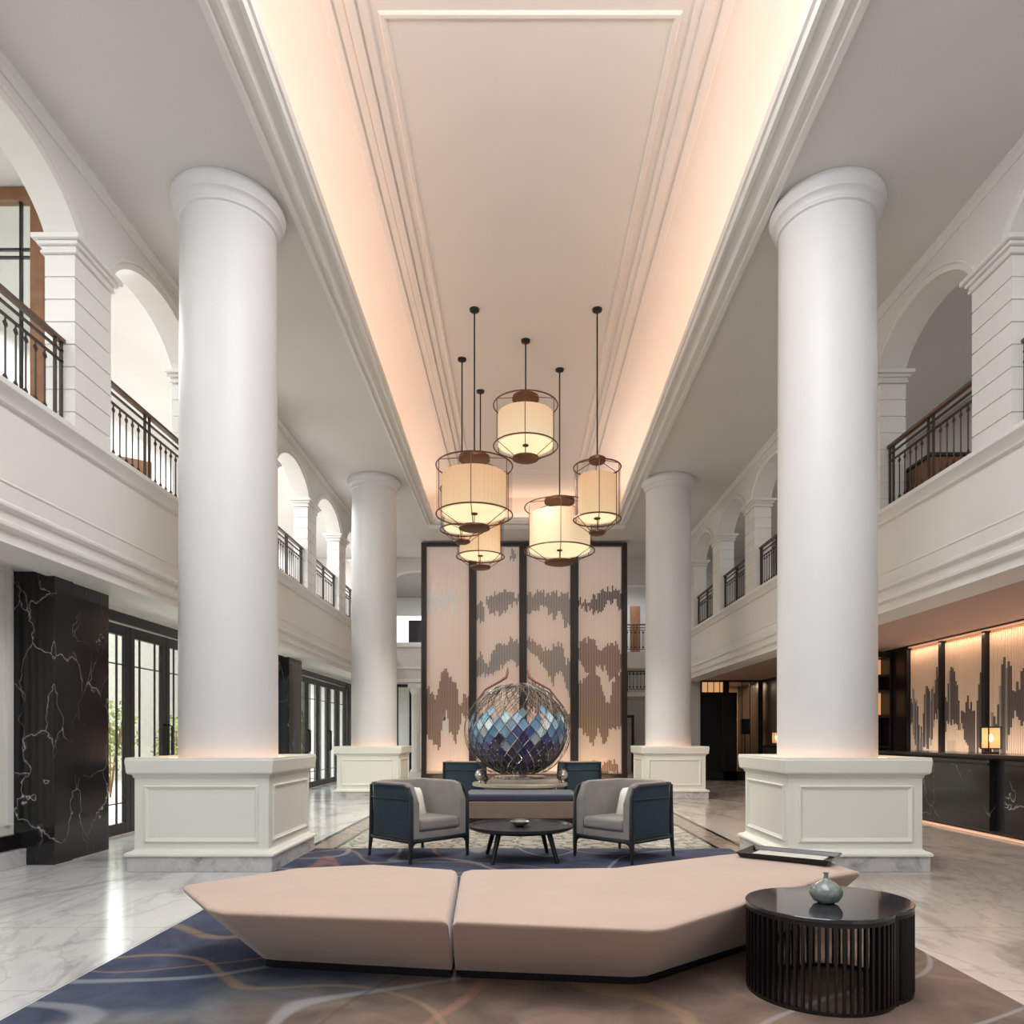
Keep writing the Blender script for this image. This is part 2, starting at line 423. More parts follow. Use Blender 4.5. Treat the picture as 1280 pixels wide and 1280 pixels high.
# galleries
SPR, APX, SILL, GFL, UND = 6.12, 6.56, 4.22, 4.1, 3.0
PW, PITCH = .6, 2.487
def facade(X, s, side, y_off):
    TH = .29 if s < 0 else .34
    lo = X; hi = X + s * TH
    starts = [6.8 + PITCH * k + y_off for k in range(-4, 7)]
    m = MB()
    for i in range(len(starts) - 1):
        a, b = starts[i] + PW, starts[i + 1]; c = (a + b) / 2; hw = (b - a) / 2
        n = 20; pts = [(c - hw * cos(pi * j / n), SPR + (APX - SPR) * sin(pi * j / n) ** 1.35) for j in range(n + 1)]
        for j in range(n):
            (ya, za), (yb, zb) = pts[j], pts[j + 1]
            m.add([(lo, ya, za), (lo, yb, zb), (lo, yb, SOF), (lo, ya, SOF)], [(0, 1, 2, 3)])
            m.add([(hi, ya, za), (hi, yb, zb), (hi, yb, SOF), (hi, ya, SOF)], [(3, 2, 1, 0)])
            m.add([(lo, ya, za), (hi, ya, za), (hi, yb, zb), (lo, yb, zb)], [(0, 1, 2, 3)])
        # archivolt moulding
        for (w0, w1, pr_) in ((.0, .075, .03), (.075, .10, .055)):
            r0 = []; r1 = []
            rings = []
            for j in range(n + 1):
                t = pi * j / n
                def P(w): return (c - (hw + w) * cos(t), SPR + (APX - SPR + w) * sin(t) ** 1.35)
                (y1_, z1_), (y2_, z2_) = P(w0), P(w1)
                rings.append([(lo, y1_, z1_), (lo - s * pr_, y1_, z1_), (lo - s * pr_, y2_, z2_), (lo, y2_, z2_)])
            m.loft(rings)
    for st in starts:
        m.box(lo, hi, st, st + PW, SPR, SOF)
    # crown at the ceiling and fascia
    m.loft([[(lo + s * .01, y, SOF), (lo - s * .07, y, SOF), (lo - s * .07, y, SOF - .03), (lo - s * .03, y, SOF - .05), (lo - s * .02, y, SOF - .10), (lo + s * .01, y, SOF - .10)] for y in (Y0, YE)])
    struct(m.build('wall_' + side, WHITE))
    # fascia
    pr_ = [(.5, SILL), (-.12, SILL), (-.12, SILL - .05), (-.09, SILL - .07), (-.05, SILL - .11), (-.04, SILL - .15), (0, SILL - .16), (0, 3.44), (-.012, 3.435), (-.012, 3.42), (0, 3.415),
           (0, 3.27), (-.03, 3.25), (-.03, 3.22), (.02, 3.20), (.02, 3.12), (-.02, 3.10), (-.02, 3.06), (.04, 3.04), (.04, 2.97), (.02, 2.93), (.5, 2.93)]
    m = MB(); m.loft([[(X + s * u, y, z) for u, z in pr_] for y in (Y0, YE)])
    struct(m.build('trim_' + ('8' if s < 0 else '9'), WHITE, bevel=.006))
    # piers
    hgt = (SPR - .16 - SILL) / 8
    for i, st in enumerate(starts):
        m = MB(); m.box(lo + s * .012, hi - s * .012, st + .012, st + PW - .012, SILL, SPR - .1)
        for k in range(8): m.box(lo, hi, st, st + PW, SILL + k * hgt + .008, SILL + (k + 1) * hgt - .006)
        o = struct(m.build('trim_%d' % (20 + i + (20 if s > 0 else 0)), WHITE))
        q = MB()
        for z0, z1, e in ((SPR - .16, SPR - .13, .03), (SPR - .13, SPR - .09, .02), (SPR - .09, SPR - .05, .05), (SPR - .05, SPR, .085)):
            q.box(lo - s * e, hi + s * e, st - e, st + PW + e, z0, z1)
        q.build('impost', WHITE, o, bevel=.01)
    return starts
SL = facade(XL, -1, 'left', .0); SR = facade(XR, 1, 'right', 0)

# gallery floors / undersides / back walls
m = MB(); m.box(XL - .4, -6.8, Y0, 26.4, UND + .01, GFL); struct(m.build('floor', WHITE))
m = MB(); m.box(XR + .4, 7.5, Y0, 26.4, UND + .01, GFL); struct(m.build('floor', WHITE))
m = MB(); m.box(XL - .45, -5.7, Y0, YE, UND - .02, UND); struct(m.build('ceiling', WHITE))
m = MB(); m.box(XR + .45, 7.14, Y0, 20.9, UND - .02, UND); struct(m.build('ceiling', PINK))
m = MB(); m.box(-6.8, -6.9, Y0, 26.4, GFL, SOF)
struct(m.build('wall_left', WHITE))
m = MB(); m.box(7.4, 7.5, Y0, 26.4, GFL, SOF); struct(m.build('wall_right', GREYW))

# ------------------------------------------------------------------ railings
def baluster_mesh():
    b = MB(); b.tube([(0, 0, .10), (0, 0, .70)], .008, 6)
    for z in (.17, .63):
        r = .036
        b.add([(0, r, z), (0, 0, z + r * 1.3), (0, -r, z), (0, 0, z - r * 1.3), (.02, 0, z), (-.02, 0, z)],
              [(0, 1, 4), (1, 2, 4), (2, 3, 4), (3, 0, 4), (1, 0, 5), (2, 1, 5), (3, 2, 5), (0, 3, 5)])
    return b
BAL = None
def railing(x, y0, y1, z, label, group, axis='y', h=.92):
    global BAL
    t = thing('gallery_railing', label, 'railing', (x, y0, z), 0 if axis == 'y' else -pi / 2, group)
    L = y1 - y0
    r = MB(); r.loft([[(-.03, y, h - .04), (.03, y, h - .04), (.034, y, h - .01), (.02, y, h), (-.02, y, h), (-.034, y, h - .01)] for y in (0, L)])
    r.build('handrail', RAILW, t)
    r = MB()
    for zz in (h - .12, .70, .10): r.box(-.012, .012, 0, L, zz - .009, zz + .009)
    r.build('cross_bar', IRON, t)
    posts = [0.02, L - .02, L / 2 - .05, L / 2 + .05, L - .11, .11]
    for p in posts:
        q = MB(); q.box(-.012, .012, p - .012, p + .012, 0, h - .03); q.build('post', IRON, t)
    n = int(L / .12)
    for i in range(1, n):
        y = L * i / n
        if min(abs(y - p) for p in posts) < .04: continue
        if BAL is None:
            BAL = baluster_mesh().build('baluster', IRON, t, loc=(0, y, 0))
        else: dup(BAL, t, (0, y, 0))
for i in range(2, len(SL) - 1):
    vis = {2: 'nearest arch opening on the left, cut by the photo edge', 3: 'left arch opening just before the first left column', 4: 'left arch behind the first left column', 5: 'left arch just past the first left column', 6: 'second left arch past the first left column'}
    nm = ['', '']
    lbl = 'dark iron gallery railing in the ' + {2: 'nearest left arch, beside the brown-framed glass partition', 3: 'second left arch, just left of the near left column', 4: 'left arch hidden behind the near left column', 5: 'first left arch seen past the near left column', 6: 'second left arch seen past the near left column', 7: 'third left arch, at the far left column', 8: 'left arch behind the far left column', 9: 'farthest left arch near the end wall'}[i]
    railing(XL - .12, SL[i] + PW, SL[i + 1], SILL, lbl, 'railings of the left gallery')
for i in range(3, len(SR) - 1):
    lbl = 'dark iron gallery railing in the ' + {3: 'large right arch, right of the near right column', 4: 'right arch hidden behind the near right column', 5: 'right arch just left of the near right column', 6: 'middle of the small right arches between the columns', 7: 'smallest right arch beside the far right column', 8: 'right arch behind the far right column', 9: 'farthest right arch near the end wall'}[i]
    railing(XR + .12, SR[i] + PW, SR[i + 1], SILL, lbl, 'railings of the right gallery')

# ------------------------------------------------------------------ columns
def column(x, y, label):
    t = thing('column', label, 'column', (x, y, 0), 0, 'white round columns on square pedestals')
    b = MB(); b.box(-.70, .70, -.70, .70, 0, .15); b.build('marble_plinth', PLINTHM, t, bevel=.004, seg=1)
    b = MB()
    pf = [(.72, .15), (.72, .175), (.70, .19), (.665, .20), (.65, .215), (.65, .90), (.66, .905), (.665, .93), (.70, .945), (.705, .96), (.715, 1.07), (.71, 1.085), (.71, 1.10), (.67, 1.10), (.665, 1.065), (0, 1.065)]
    b.loft([[(-r, -r, z), (r, -r, z), (r, r, z), (-r, r, z)] for r, z in pf[:-1]])
    b.build('pedestal', PEDW, t, bevel=.004, seg=1)
    for k in range(4):       # raised panel frames on each face
        q = MB()
        rr = []
        for e, pr in ((0, -.005), (.0, .012), (.006, .018), (.016, .018), (.022, .010), (.036, .006), (.042, -.005)):
            rr.append([(-.55 + e, -.65 - pr, .28 + e), (.55 - e, -.65 - pr, .28 + e), (.55 - e, -.65 - pr, .83 - e), (-.55 + e, -.65 - pr, .83 - e)])
        q.loft(rr, cap=False)
        o = q.build('panel_moulding', PEDW, t); o.rotation_euler = (0, 0, k * pi / 2)
    b = MB(); prof = [(.492, 1.06)]
    for i in range(1, 13): prof.append((.492 - .014 * (i / 12) ** 1.4, 1.10 + (SOF - .42 - 1.1) * i / 12))
    b.lathe(prof, n=64); b.build('shaft', COLW, t, smooth=True)
    b = MB(); z = SOF
    b.lathe([(r_ * .945, z_) for r_, z_ in [(.505, z - .42), (.505, z - .27), (.528, z - .26), (.532, z - .235), (.52, z - .22), (.525, z - .19), (.55, z - .165), (.572, z - .155), (.577, z - .12), (.595, z - .10), (.607, z - .06), (.60, z - .025), (.585, z - .0)]], n=64)
    b.build('capital', COLW, t, smooth=True)
    b = MB(); b.ring((0, 0, 1.076), .61, .008, 48, 6); b.build('light_ring', LED, t, smooth=True)
    return t
column(-3.08, 7.46, 'near left white column on a panelled pedestal, beside the black marble pillar')
column(3.245, 7.46, 'near right white column on a panelled pedestal, in front of the reception counter')
column(-3.19, 15.4, 'far left white column, behind the left grey armchair')
column(3.24, 15.4, 'far right white column beside the tall rod screen')
column(-3.05, -.9 + .3, 'white column at the left beside the viewer') if False else None

# ------------------------------------------------------------------ left ground floor
def pillar(y0, y1, label):
    t = thing('marble_pillar', label, 'pillar', (-5.1, (y0 + y1) / 2, 0), 0, 'black marble pillars along the left wall')
    d = (y1 - y0) / 2
    b = MB(); b.box(-.38, .36, -d, d, 0, UND - .02); b.build('shaft', BMARB, t, bevel=.006, seg=1)
    b = MB(); b.box(-.36, .385, -d - .02, -d + .28, 0, UND - .03); b.build('corner_slab', BMARB, t, bevel=.004, seg=1)
pillar(7.15, 8.12, 'tall black white-veined marble pillar left of the near left column')
pillar(14.4, 15.3, 'black marble pillar glimpsed right behind the near left column')
m = MB(); m.box(-5.12, -5.5, Y0, 7.12, 0, UND)
for k in range(5): m.box(-5.085, -5.13, 6.55 + k * .11, 6.60 + k * .11, .42, UND)
m.box(-5.07, -5.12, 6.5, 7.12, .42, UND) if False else None
struct(m.build('wall_left', WHITE))
m = MB(); m.box(-5.06, -5.12, Y0, 7.12, .17, .32); struct(m.build('baseboard_left', TILEB))
m = MB(); m.box(-5.0, -5.12, Y0, 7.14, 0, .17); struct(m.build('baseboard_left', PLINTHM, bevel=.005, seg=1))
XD = -5.30
dn = [0]
def leaf(y0, y1, handle, hside):
    dn[0] += 1
    t = D.objects.new('door_%d' % dn[0], None); COL.objects.link(t); t['kind'] = 'structure'; t.location = (XD, y0, 0)
    w = y1 - y0; st = .11; H = 2.78
    b = MB(); b.box(-.03, .03, 0.005, st, 0.01, H); b.box(-.03, .03, w - st, w - .005, 0.01, H); b.box(-.03, .03, st, w - st, 0.01, .16); b.box(-.03, .03, st, w - st, H - .14, H)
    b.build('door_frame', BLACK, t, bevel=.004, seg=1)
    b = MB(); b.box(-.006, .006, st, w - st, .16, H - .14); b.build('pane', GLASS, t)
    b = MB()
    for yy in (st + .17, w - st - .17): b.box(-.012, .012, yy - .008, yy + .008, .16, H - .14)
    for zz in (.42, H - .52): b.box(-.012, .012, st, w - st, zz - .008, zz + .008)
    b.build('muntin', BLACK, t)
    if handle:
        yy = w - .06 if hside else .06
        b = MB(); b.tube([(.03, yy, .92), (.085, yy, .94), (.085, yy, 1.46), (.03, yy, 1.48)], .014, 8); b.build('handle', BLACKG, t)
for (ya, n_) in ((8.56, 6), (15.55, 6)):
    for k in range(n_):
        leaf(ya + k * .965, ya + (k + 1) * .965, k in (1, 2, 3, 4), k % 2 == 1)
m = MB()
for (ya, yb) in ((8.12, 14.4), (15.3, 21.9)):
    m.box(XD - .07, XD + .07, ya, yb, 2.80, 2.93)
    m.box(XD - .07, XD + .07, ya, ya + .42, 0, 2.8); m.box(XD - .07, XD + .07, ya + .25 + 6 * .965 + .2, yb, 0, 2.8)
struct(m.build('trim_10', BLACK, bevel=.005, seg=1))
m = MB(); m.box(XD - .1, XD + .1, 8.12, YE, 2.93, UND + .02); struct(m.build('wall_left', WHITE))
# outside ground, garden wall, shrubs
m = MB(); m.box(-30, -5.6, -12, 45, -.12, -.02); struct(m.build('floor', PAVE))
t = thing('garden_wall', 'pale garden wall outside the left glass doors', 'wall', (-13, 14, 0))
b = MB(); b.box(-.2, .2, -20, 30, -.02, 4.6); b.build('wall_body', OUTW, t); b = MB(); b.box(-.28, .28, -20, 30, 4.6, 4.75); b.build('coping', PLINTHM, t)
def shrub(x, y, h, label):
    t = thing('shrub', label, 'shrub', (x, y, 0), 0, 'green shrubs outside the left doors')
    b = MB()
    for i in range(5):
        a = i * 1.3; b.tube([(0, 0, -.02), (.1 * cos(a), .1 * sin(a), h * .4), (.3 * cos(a), .3 * sin(a), h * .8)], .015, 5)
    b.build('stem', BROWNW, t)
    b = MB(); rnd = random.Random(int(x * 31 + y * 17))
    for i in range(420):
        u = rnd.random() ** .4; th = rnd.uniform(0, 2 * pi); ph = math.acos(rnd.uniform(-1, 1))
        p = Vector((.55 * u * sin(ph) * cos(th), .55 * u * sin(ph) * sin(th), h * .62 + h * .42 * u * cos(ph)))
        d = Vector((rnd.uniform(-1, 1), rnd.uniform(-1, 1), rnd.uniform(-.3, 1))).normalized(); e = d.cross(Vector((rnd.random(), rnd.random(), rnd.random()))).normalized()
        l = .13; w = .05
        b.add([p, p + d * l * .5 + e * w, p + d * l, p + d * l * .5 - e * w], [(0, 1, 2, 3)])
    o = b.build('foliage', LEAF, t); o.data.materials
for i, (x, y, h) in enumerate(((-8.9, 15.3, 2.0), (-8.6, 17.6, 1.8), (-8.6, 25.5, 2.6), (-8.4, 27.6, 2.2), (-8.9, 30, 2.8), (-8.4, 32, 2.4))):
    shrub(x, y, h, 'green leafy shrub outside the glass doors on the left')

# ------------------------------------------------------------------ gallery fittings
t = thing('glass_partition', 'brown timber framed glass partition crossing the left upper gallery', 'partition', (-5.0, 7.2, GFL))
b = MB(); b.box(.02, .16, -.05, .05, 0, SOF - GFL - .01); b.box(-1.75, .02, -.05, .05, SOF - GFL - .14, SOF - GFL - .01); b.build('frame', BROWNW, t, bevel=.004, seg=1)
b = MB(); b.box(-1.75, .10, -.008, .008, 0, SOF - GFL - .14); b.build('pane', GLASS, t)
b = MB()
for z in (2.18, 2.10): b.box(-1.75, .1, -.015, .015, z - .01, z + .01)
for x in (-.10, -.9): b.box(x - .012, x + .012, -.015, .015, 0, SOF - GFL - .14)
b.build('muntin', BLACK, t)
def chair_up(x, y, rz, label):
    t = thing('wooden_chair', label, 'chair', (x, y, GFL), rz)
    b = MB(); b.box(-.25, .25, -.25, .25, .40, .46); b.build('seat', TAN, t, bevel=.01)
    b = MB(); b.box(-.25, .25, .22, .26, .46, .86); b.build('backrest', TAN, t, bevel=.01)
    for sx in (-1, 1):
        for sy in (-1, 1): b = MB(); b.box(sx * .22 - .02, sx * .22 + .02, sy * .22 - .02, sy * .22 + .02, 0, .4); b.build('leg', BROWNW, t)
chair_up(-4.98, 9.05, .6, 'tan wooden chair behind the second left gallery railing')
t = thing('gallery_cabinet', 'low brown wooden cabinet behind the large right arch railing', 'cabinet', (5.45, 9.35, GFL))
b = MB(); b.box(-.25, .25, -.45, .45, .1, .75); b.build('body', BROWNW, t, bevel=.008)
b = MB(); b.box(-.28, .28, -.48, .48, .75, .79); b.build('top', SHELFM, t, bevel=.005)
for k in (-1, 1): b = MB(); b.box(-.265, -.25, k * .22 - .2, k * .22 + .2, .14, .71); d_ = b.build('door', BROWNW, t, bevel=.004); q = MB(); q.lathe([(.012, 0), (.018, .02), (.0, .03)], n=10, cap=False); kn = q.build('knob', SILV, d_, loc=(-.265, k * .05, .45)); kn.rotation_euler = (0, -pi / 2, 0)
for sx in (-1, 1):
    for sy in (-1, 1): b = MB(); b.box(sx * .2 - .02, sx * .2 + .02, sy * .4 - .02, sy * .4 + .02, 0, .1); b.build('leg', SHELFM, t)

# ------------------------------------------------------------------ end wall
m = MB()
# left part X -4.35..-1.6 ; right 2.6..XR with openings
def arch_strip(xa, xb, spr, apx, top, y):
    n = 16; c = (xa + xb) / 2; hw = (xb - xa) / 2
    P = [(c - hw * cos(pi * j / n), spr + (apx - spr) * sin(pi * j / n)) for j in range(n + 1)]
    for j in range(n):
        (x1, z1), (x2, z2) = P[j], P[j + 1]
        m.loft([[(x1, yy, z1), (x2, yy, z2), (x2, yy, top), (x1, yy, top)] for yy in (y, y + .3)])
arch_strip(-4.1, -2.35, 6.1, 6.5, SOF, YE); arch_strip(2.75, 4.5, 5.75, 6.05, SOF, YE)
for a in ((XL - 2.4, -4.1, 0, SOF), (-2.35, 2.75, 3.0, SOF), (4.5, 5.35, 0, SOF), (5.35, 7.4, 3.04, SOF), (-2.35, -2.1, 0, 3.0), (2.4, 2.75, 0, 3.0)):
    m.box(a[0], a[1], YE, YE + .3, a[2], a[3])
m.box(-4.1, -2.35, YE, YE + .3, 3.0, 4.22); m.box(2.75, 4.5, YE, YE + .3, 3.45, 3.95)
m.box(-4.1, 5, YE - .05, YE, 4.12, 4.22) if False else None
struct(m.build('wall_back', CEIL))
m = MB(); m.box(-4.1, -2.3, YE - .08, YE, 4.1, 4.24); m.box(-4.1, -2.3, YE - .06, YE, 3.42, 3.5); m.box(-4.1, -2.3, YE - .08, YE, 3.0, 3.12); struct(m.build('trim_11', WHITE, bevel=.01))
m = MB(); m.box(-6.8, 7.5, 26.3, 26.4, 0, SOF); struct(m.build('wall_back', WHITE))
m = MB(); m.box(-4.6, -2.0, YE + .3, 26.3, GFL - .1, GFL); struct(m.build('floor', WHITE))
m = MB(); m.box(2.4, 4.6, YE + .3, 26.3, 3.75, 3.9); m.box(2.4, 4.6, 24, 26.3, 2.68, 2.83); struct(m.build('floor', CEIL))
m = MB(); m.box(-4.6, -2.0, YE + .3, 26.3, 6.5, 6.6); struct(m.build('ceiling', GREYW))
railing(2.75, 0, 1.75, 3.95, 'dark iron railing of the far upper gallery right of the tall screen', None, 'x', .9)
o = [x for x in COL.objects if x.name.startswith('gallery_railing') and x.location.z < 4.1][-1]; o.location = (2.75, YE + .15, 3.95)
railing(2.75, 0, 1.75, 2.83, 'lower dark iron railing right of the tall screen, below the far gallery', None, 'x', .72)
o = [x for x in COL.objects if x.name.startswith('gallery_railing') and x.location.z < 2.9][-1]; o.location = (2.75, 24.05, 2.83)
# far gallery timber post + door
t = thing('timber_post', 'brown timber post in the far upper gallery right of the screen', 'post', (4.15, 25.4, 3.9))
b = MB(); b.box(-.17, .17, -.1, .1, 0, 2.1); b.build('shaft', BROWNW, t, bevel=.01); b = MB(); b.box(-.2, .2, -.13, .13, 0, .2); b.build('base', BROWNW, t, bevel=.01)
t = D.objects.new('door_40', None); COL.objects.link(t); t['kind'] = 'structure'; t.location = (3.3, 25.9, 0)
b = MB(); b.box(-.9, -.8, 0, .1, 0, 2.1); b.box(.8, .9, 0, .1, 0, 2.1); b.box(-.8, .8, 0, .1, 2.0, 2.1); b.build('door_frame', BLACK, t); b = MB(); b.box(-.8, .8, .03, .06, 0, 2.0); b.build('door_leaf', GREYW, t)
# wall screen in the far left upper gallery
t = thing('wall_display', 'black wall display in a white surround in the far left upper gallery', 'display', (-3.55, 24.2, 4.1))
b = MB(); b.box(-.75, .95, 0, .1, 0.05, 1.35); b.build('surround', GLOWW := simple('glowing_white', (245, 245, 245), .6, emit=(255, 255, 255), es=.7), t, bevel=.01)  # white glow put into the surround's material; it is no lamp
b = MB(); b.box(-.27, .75, -.04, 0, .28, 1.2); b.build('screen', SCRN, t, bevel=.005)
b = MB(); b.box(-.2, -.1, .02, .08, -.0, .06); b.box(.4, .5, .02, .08, 0, .06); b.build('foot', BLACK, t)
# far left glass door + pale fluted column
t = D.objects.new('door_41', None); COL.objects.link(t); t['kind'] = 'structure'; t.location = (-3.9, YE + .15, 0)
b = MB()
for a in ((0, .07, 0, 2.95), (.42, .5, 0, 2.95), (.07, .42, 2.86, 2.95), (.07, .42, 0, .12)): b.box(a[0], a[1], -.04, .04, a[2], a[3])
b.build('door_frame', BLACK, t); b = MB(); b.box(.07, .42, -.006, .006, .12, 2.86); b.build('pane', GLASS, t)
t = thing('fluted_pillar', 'slim white fluted pillar beside the far left glass door', 'pillar', (-3.22, YE - .22, 0))
b = MB(); b.lathe([(.13 if j % 2 else .13, z) for j, z in enumerate((.3, 2.6))], n=24, rip=.06); b.build('shaft', WHITE, t)
b = MB(); b.box(-.2, .2, -.2, .2, 0, .2); b.lathe([(.19, .2), (.19, .24), (.15, .3)], n=24); b.build('base', WHITE, t)
b = MB(); b.lathe([(.14, 2.6), (.2, 2.75), (.2, 2.8)], n=24); b.box(-.22, .22, -.2, .2, 2.8, 2.93); b.build('capital', WHITE, t)

# ------------------------------------------------------------------ right ground floor: reception
m = MB(); m.box(7.3, 7.42, Y0, 26.3, 0, UND + .05); struct(m.build('wall_right', DARKB))
t = thing('reception_screen', 'backlit rod screen with grey and cream bands behind the reception counter', 'screen', (7.27, 9, 0))
divs = [13.05, 12.0, 10.87, 9.6, 8.2, 6.8]
def rods(mb, u0, u1, z0, z1, n, waves, mapf, cols, rnd, w=.42):
    """cream rods with darker sections; waves(u)->list of (lo,hi,colour)"""
    st = (u1 - u0) / n
    for i in range(n):
        u = u0 + (i + .5) * st; hw = st * w / 2
        segs = [(a, b, c) for a, b, c in waves((i + .5) / n, u, rnd)]
        cuts = [(z0, z1, cols[0])]
        for a, b, c in segs:
            a = max(z0, a); b = min(z1, b)
            if b > a: cuts.append((a, b, c))
        for q, (a, b, c) in enumerate(cuts):
            e = .004 * (q > 0); mb.ct = c
            ps = [(u - hw - e, 0), (u + hw + e, 0), (u + hw + e, .03 + e), (u - hw - e, .03 + e)]
            mb.loft([[mapf(uu, ww, zz) for uu, ww in ps] for zz in (a, b)])
CREAM = s2l((242, 230, 222)); TAUP = s2l((150, 118, 102)); GREY1 = s2l((150, 146, 140)); WHT = s2l((248, 246, 242)); DKG = s2l((98, 88, 84))
for i in range(5):
    ya, yb = divs[i], divs[i + 1]
    rnd = random.Random(40 + i)
    p = MB(); p.box(-.03, -.01, yb - 9 + .04, ya - 9 - .04, .3, 2.93); bk = p.build('panel', BACKR, t)
    r = MB()
    def wv(f, u, rnd, i=i):
        pk = 1.95 + .33 * sin(f * 7 + i * 1.9) + .22 * sin(f * 17 + i) + rnd.uniform(-.16, .16)
        lo = 1.28 + .3 * sin(f * 6 + i * 2.3 + 1) + .12 * sin(f * 15) + rnd.uniform(-.1, .1)
        return [(lo, pk, DKG if rnd.random() < .75 else GREY1)] if rnd.random() > .06 else []
    rods(r, yb - 9 + .05, ya - 9 - .05, .3, 2.9, 26, wv, lambda u, w, z: (-.03 - w, u, z), [s2l((226, 206, 184))], rnd, .5)
    r.build('rods', RODM, bk, tint=True)
    q = MB(); q.box(-.12, 0, ya - 9 - .04, ya - 9 + .04, 0, 2.93); q.build('divider', BLACK, t, bevel=.004, seg=1)
q = MB(); q.box(-.10, -.03, 6.8 - 9, 13.0 - 9, 2.935, 2.955); q.build('light_strip', LEDS, t)
t = thing('display_cabinet', 'dark brown open shelf cabinet at the far end of the reception counter', 'cabinet', (6.6, 13.95, 0))
b = MB()
for x in (-.70, -.36, 0, .34): b.box(x - .02, x + .02, -.18, .2, .1, 2.86)
b.box(.63, .67, -.18, .2, .1, 2.86); b.box(-.72, .67, .17, .2, .1, 2.86); b.box(-.72, .67, -.18, .2, 2.86, 2.96); b.box(-.72, .67, -.18, .2, 0, .1); b.build('carcass', SHELFM, t, bevel=.003, seg=1)
for z in (.6, 1.1, 1.7, 2.2, 2.5): b = MB(); b.box(-.70, .65, -.17, .17, z - .02, z + .02); b.build('shelf', SHELFM, t)
for x0, x1 in ((.36, .62), (-.34, -.02)):
    for z0, z1 in ((2.53, 2.84), (1.74, 2.17)): b = MB(); b.box(x0, x1, .14, .16, z0, z1); b.build('lit_panel', WARMP, t)
# counter
t = thing('reception_counter', 'long black marble reception counter with a dark top and glowing base', 'counter', (6.4, 9.5, 0))
b = MB(); b.box(-.36, .36, -4.6, 4.1, 1.03, 1.07); b.build('worktop', BLACKG, t, bevel=.004, seg=1)
for (ya, yb) in ((-4.5, -.66), (-.38, 4.0)):
    b = MB(); b.box(-.32, .36, ya, yb, .07, 1.0); b.build('front_panel', BMARB, t, bevel=.006, seg=1)
    b = MB(); b.box(-.335, -.318, ya + .02, yb - .02, .93, .955); b.build('shadow_rail', BLACK, t)
b = MB(); b.box(-.24, .34, -4.5, 4.0, 0, 1.03); b.build('core', BLACK, t)
b = MB(); b.box(-.30, -.25, -4.5, 4.0, .005, .03); b.build('light_strip', LEDS, t)
b = MB(); b.box(-.36, -.325, 2.2, 2.8, .80, .83); b.build('recess_pull', BLACKG, t)
def table_lamp(x, y, z, label):
    t = thing('table_lamp', label, 'lamp', (x, y, z), 0, 'glowing lantern table lamps on the desks')
    b = MB(); b.box(-.07, .07, -.07, .07, 0, .02); b.cyl((0, 0), .012, .02, .06); b.build('base', BLACK, t, bevel=.003, seg=1)
    b = MB()
    for sx in (-1, 1):
        for sy in (-1, 1): b.box(sx * .086 - .006, sx * .086 + .006, sy * .086 - .006, sy * .086 + .006, .06, .37)
    for z_ in (.06, .358):
        b.box(-.092, .092, -.092, -.08, z_, z_ + .012); b.box(-.092, .092, .08, .092, z_, z_ + .012); b.box(-.092, -.08, -.092, .092, z_, z_ + .012); b.box(.08, .092, -.092, .092, z_, z_ + .012)
    b.box(-.086, .086, -.008, .008, .06, .068); b.build('cage', BLACK, t)
    b = MB(); b.loft([[(-.075, -.075, z_), (.075, -.075, z_), (.075, .075, z_), (-.075, .075, z_)] for z_ in (.075, .352)], cap=False); b.build('shade', LAMPSH, t)
    b = MB(); b.lathe([(.0, .15), (.02, .17), (.03, .21), (.02, .25), (0, .27)], n=16, cap=False); b.build('bulb', BULB, t, smooth=True)
table_lamp(6.52, 9.75, 1.07, 'glowing square lantern lamp on the black reception counter')
t = thing('acrylic_stand', 'small clear acrylic card holder on the reception counter', 'stand', (6.5, 10.6, 1.07))
b = MB(); b.box(-.06, .06, -.09, .09, 0, .01); b.build('foot', GLASS, t); b = MB(); b.box(-.01, 0, -.09, .09, .01, .17); b.build('plate', GLASS, t)
# far dark glazed front
m = MB()
for a in ((5.35, 5.42, 0, 3.0), (6.05, 6.22, 0, 3.0), (7.09, 7.23, 0, 3.0), (6.22, 6.46, 0, 2.62), (5.42, 7.3, 2.93, 3.0), (5.42, 7.3, 0, .28)):
    m.box(a[0], a[1], 20.95, 21.1, a[2], a[3])
struct(m.build('door_42', BLACK, bevel=.004, seg=1))
m = MB(); m.box(5.42, 6.05, 21.02, 21.05, .28, 2.62); struct(m.build('door_43', BLACK))
m = MB(); m.box(5.42, 6.05, 21.02, 21.05, 2.62, 2.93); struct(m.build('window_1', WARMP))
m = MB()
for x in (5.6, 5.78, 5.96): m.box(x - .01, x + .01, 21.0, 21.02, 2.62, 2.93)
m.box(5.42, 6.05, 21.0, 21.03, 2.6, 2.63); struct(m.build('trim_12', BLACK))
m = MB(); m.box(6.22, 7.09, 21.02, 21.03, .28, 2.93); struct(m.build('window_2', GLASS))
m = MB()
for x in (6.62, 6.86): m.box(x - .012, x + .012, 21.0, 21.02, .28, 2.93)
struct(m.build('trim_13', BLACK))
m = MB(); m.box(5.0, 5.35, 20.9, 22, 0, 3.0); struct(m.build('wall_right', CEIL))
m = MB(); m.box(5.36, 7.3, 23.6, 23.7, 0, 3.0); struct(m.build('wall_back', simple('corridor_wall', (206, 172, 144), .8)))
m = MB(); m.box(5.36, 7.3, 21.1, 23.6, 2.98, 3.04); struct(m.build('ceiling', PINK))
t = thing('floor_speaker', 'black speaker on a thin pole behind the far right glass', 'speaker', (7.02, 22.0, 0))
b = MB(); b.box(-.16, .12, -.12, .12, 1.38, 1.86); b.build('cabinet', BLACK, t, bevel=.02); b = MB(); b.cyl((0, 0), .018, .03, 1.4); b.build('pole', BLACK, t)
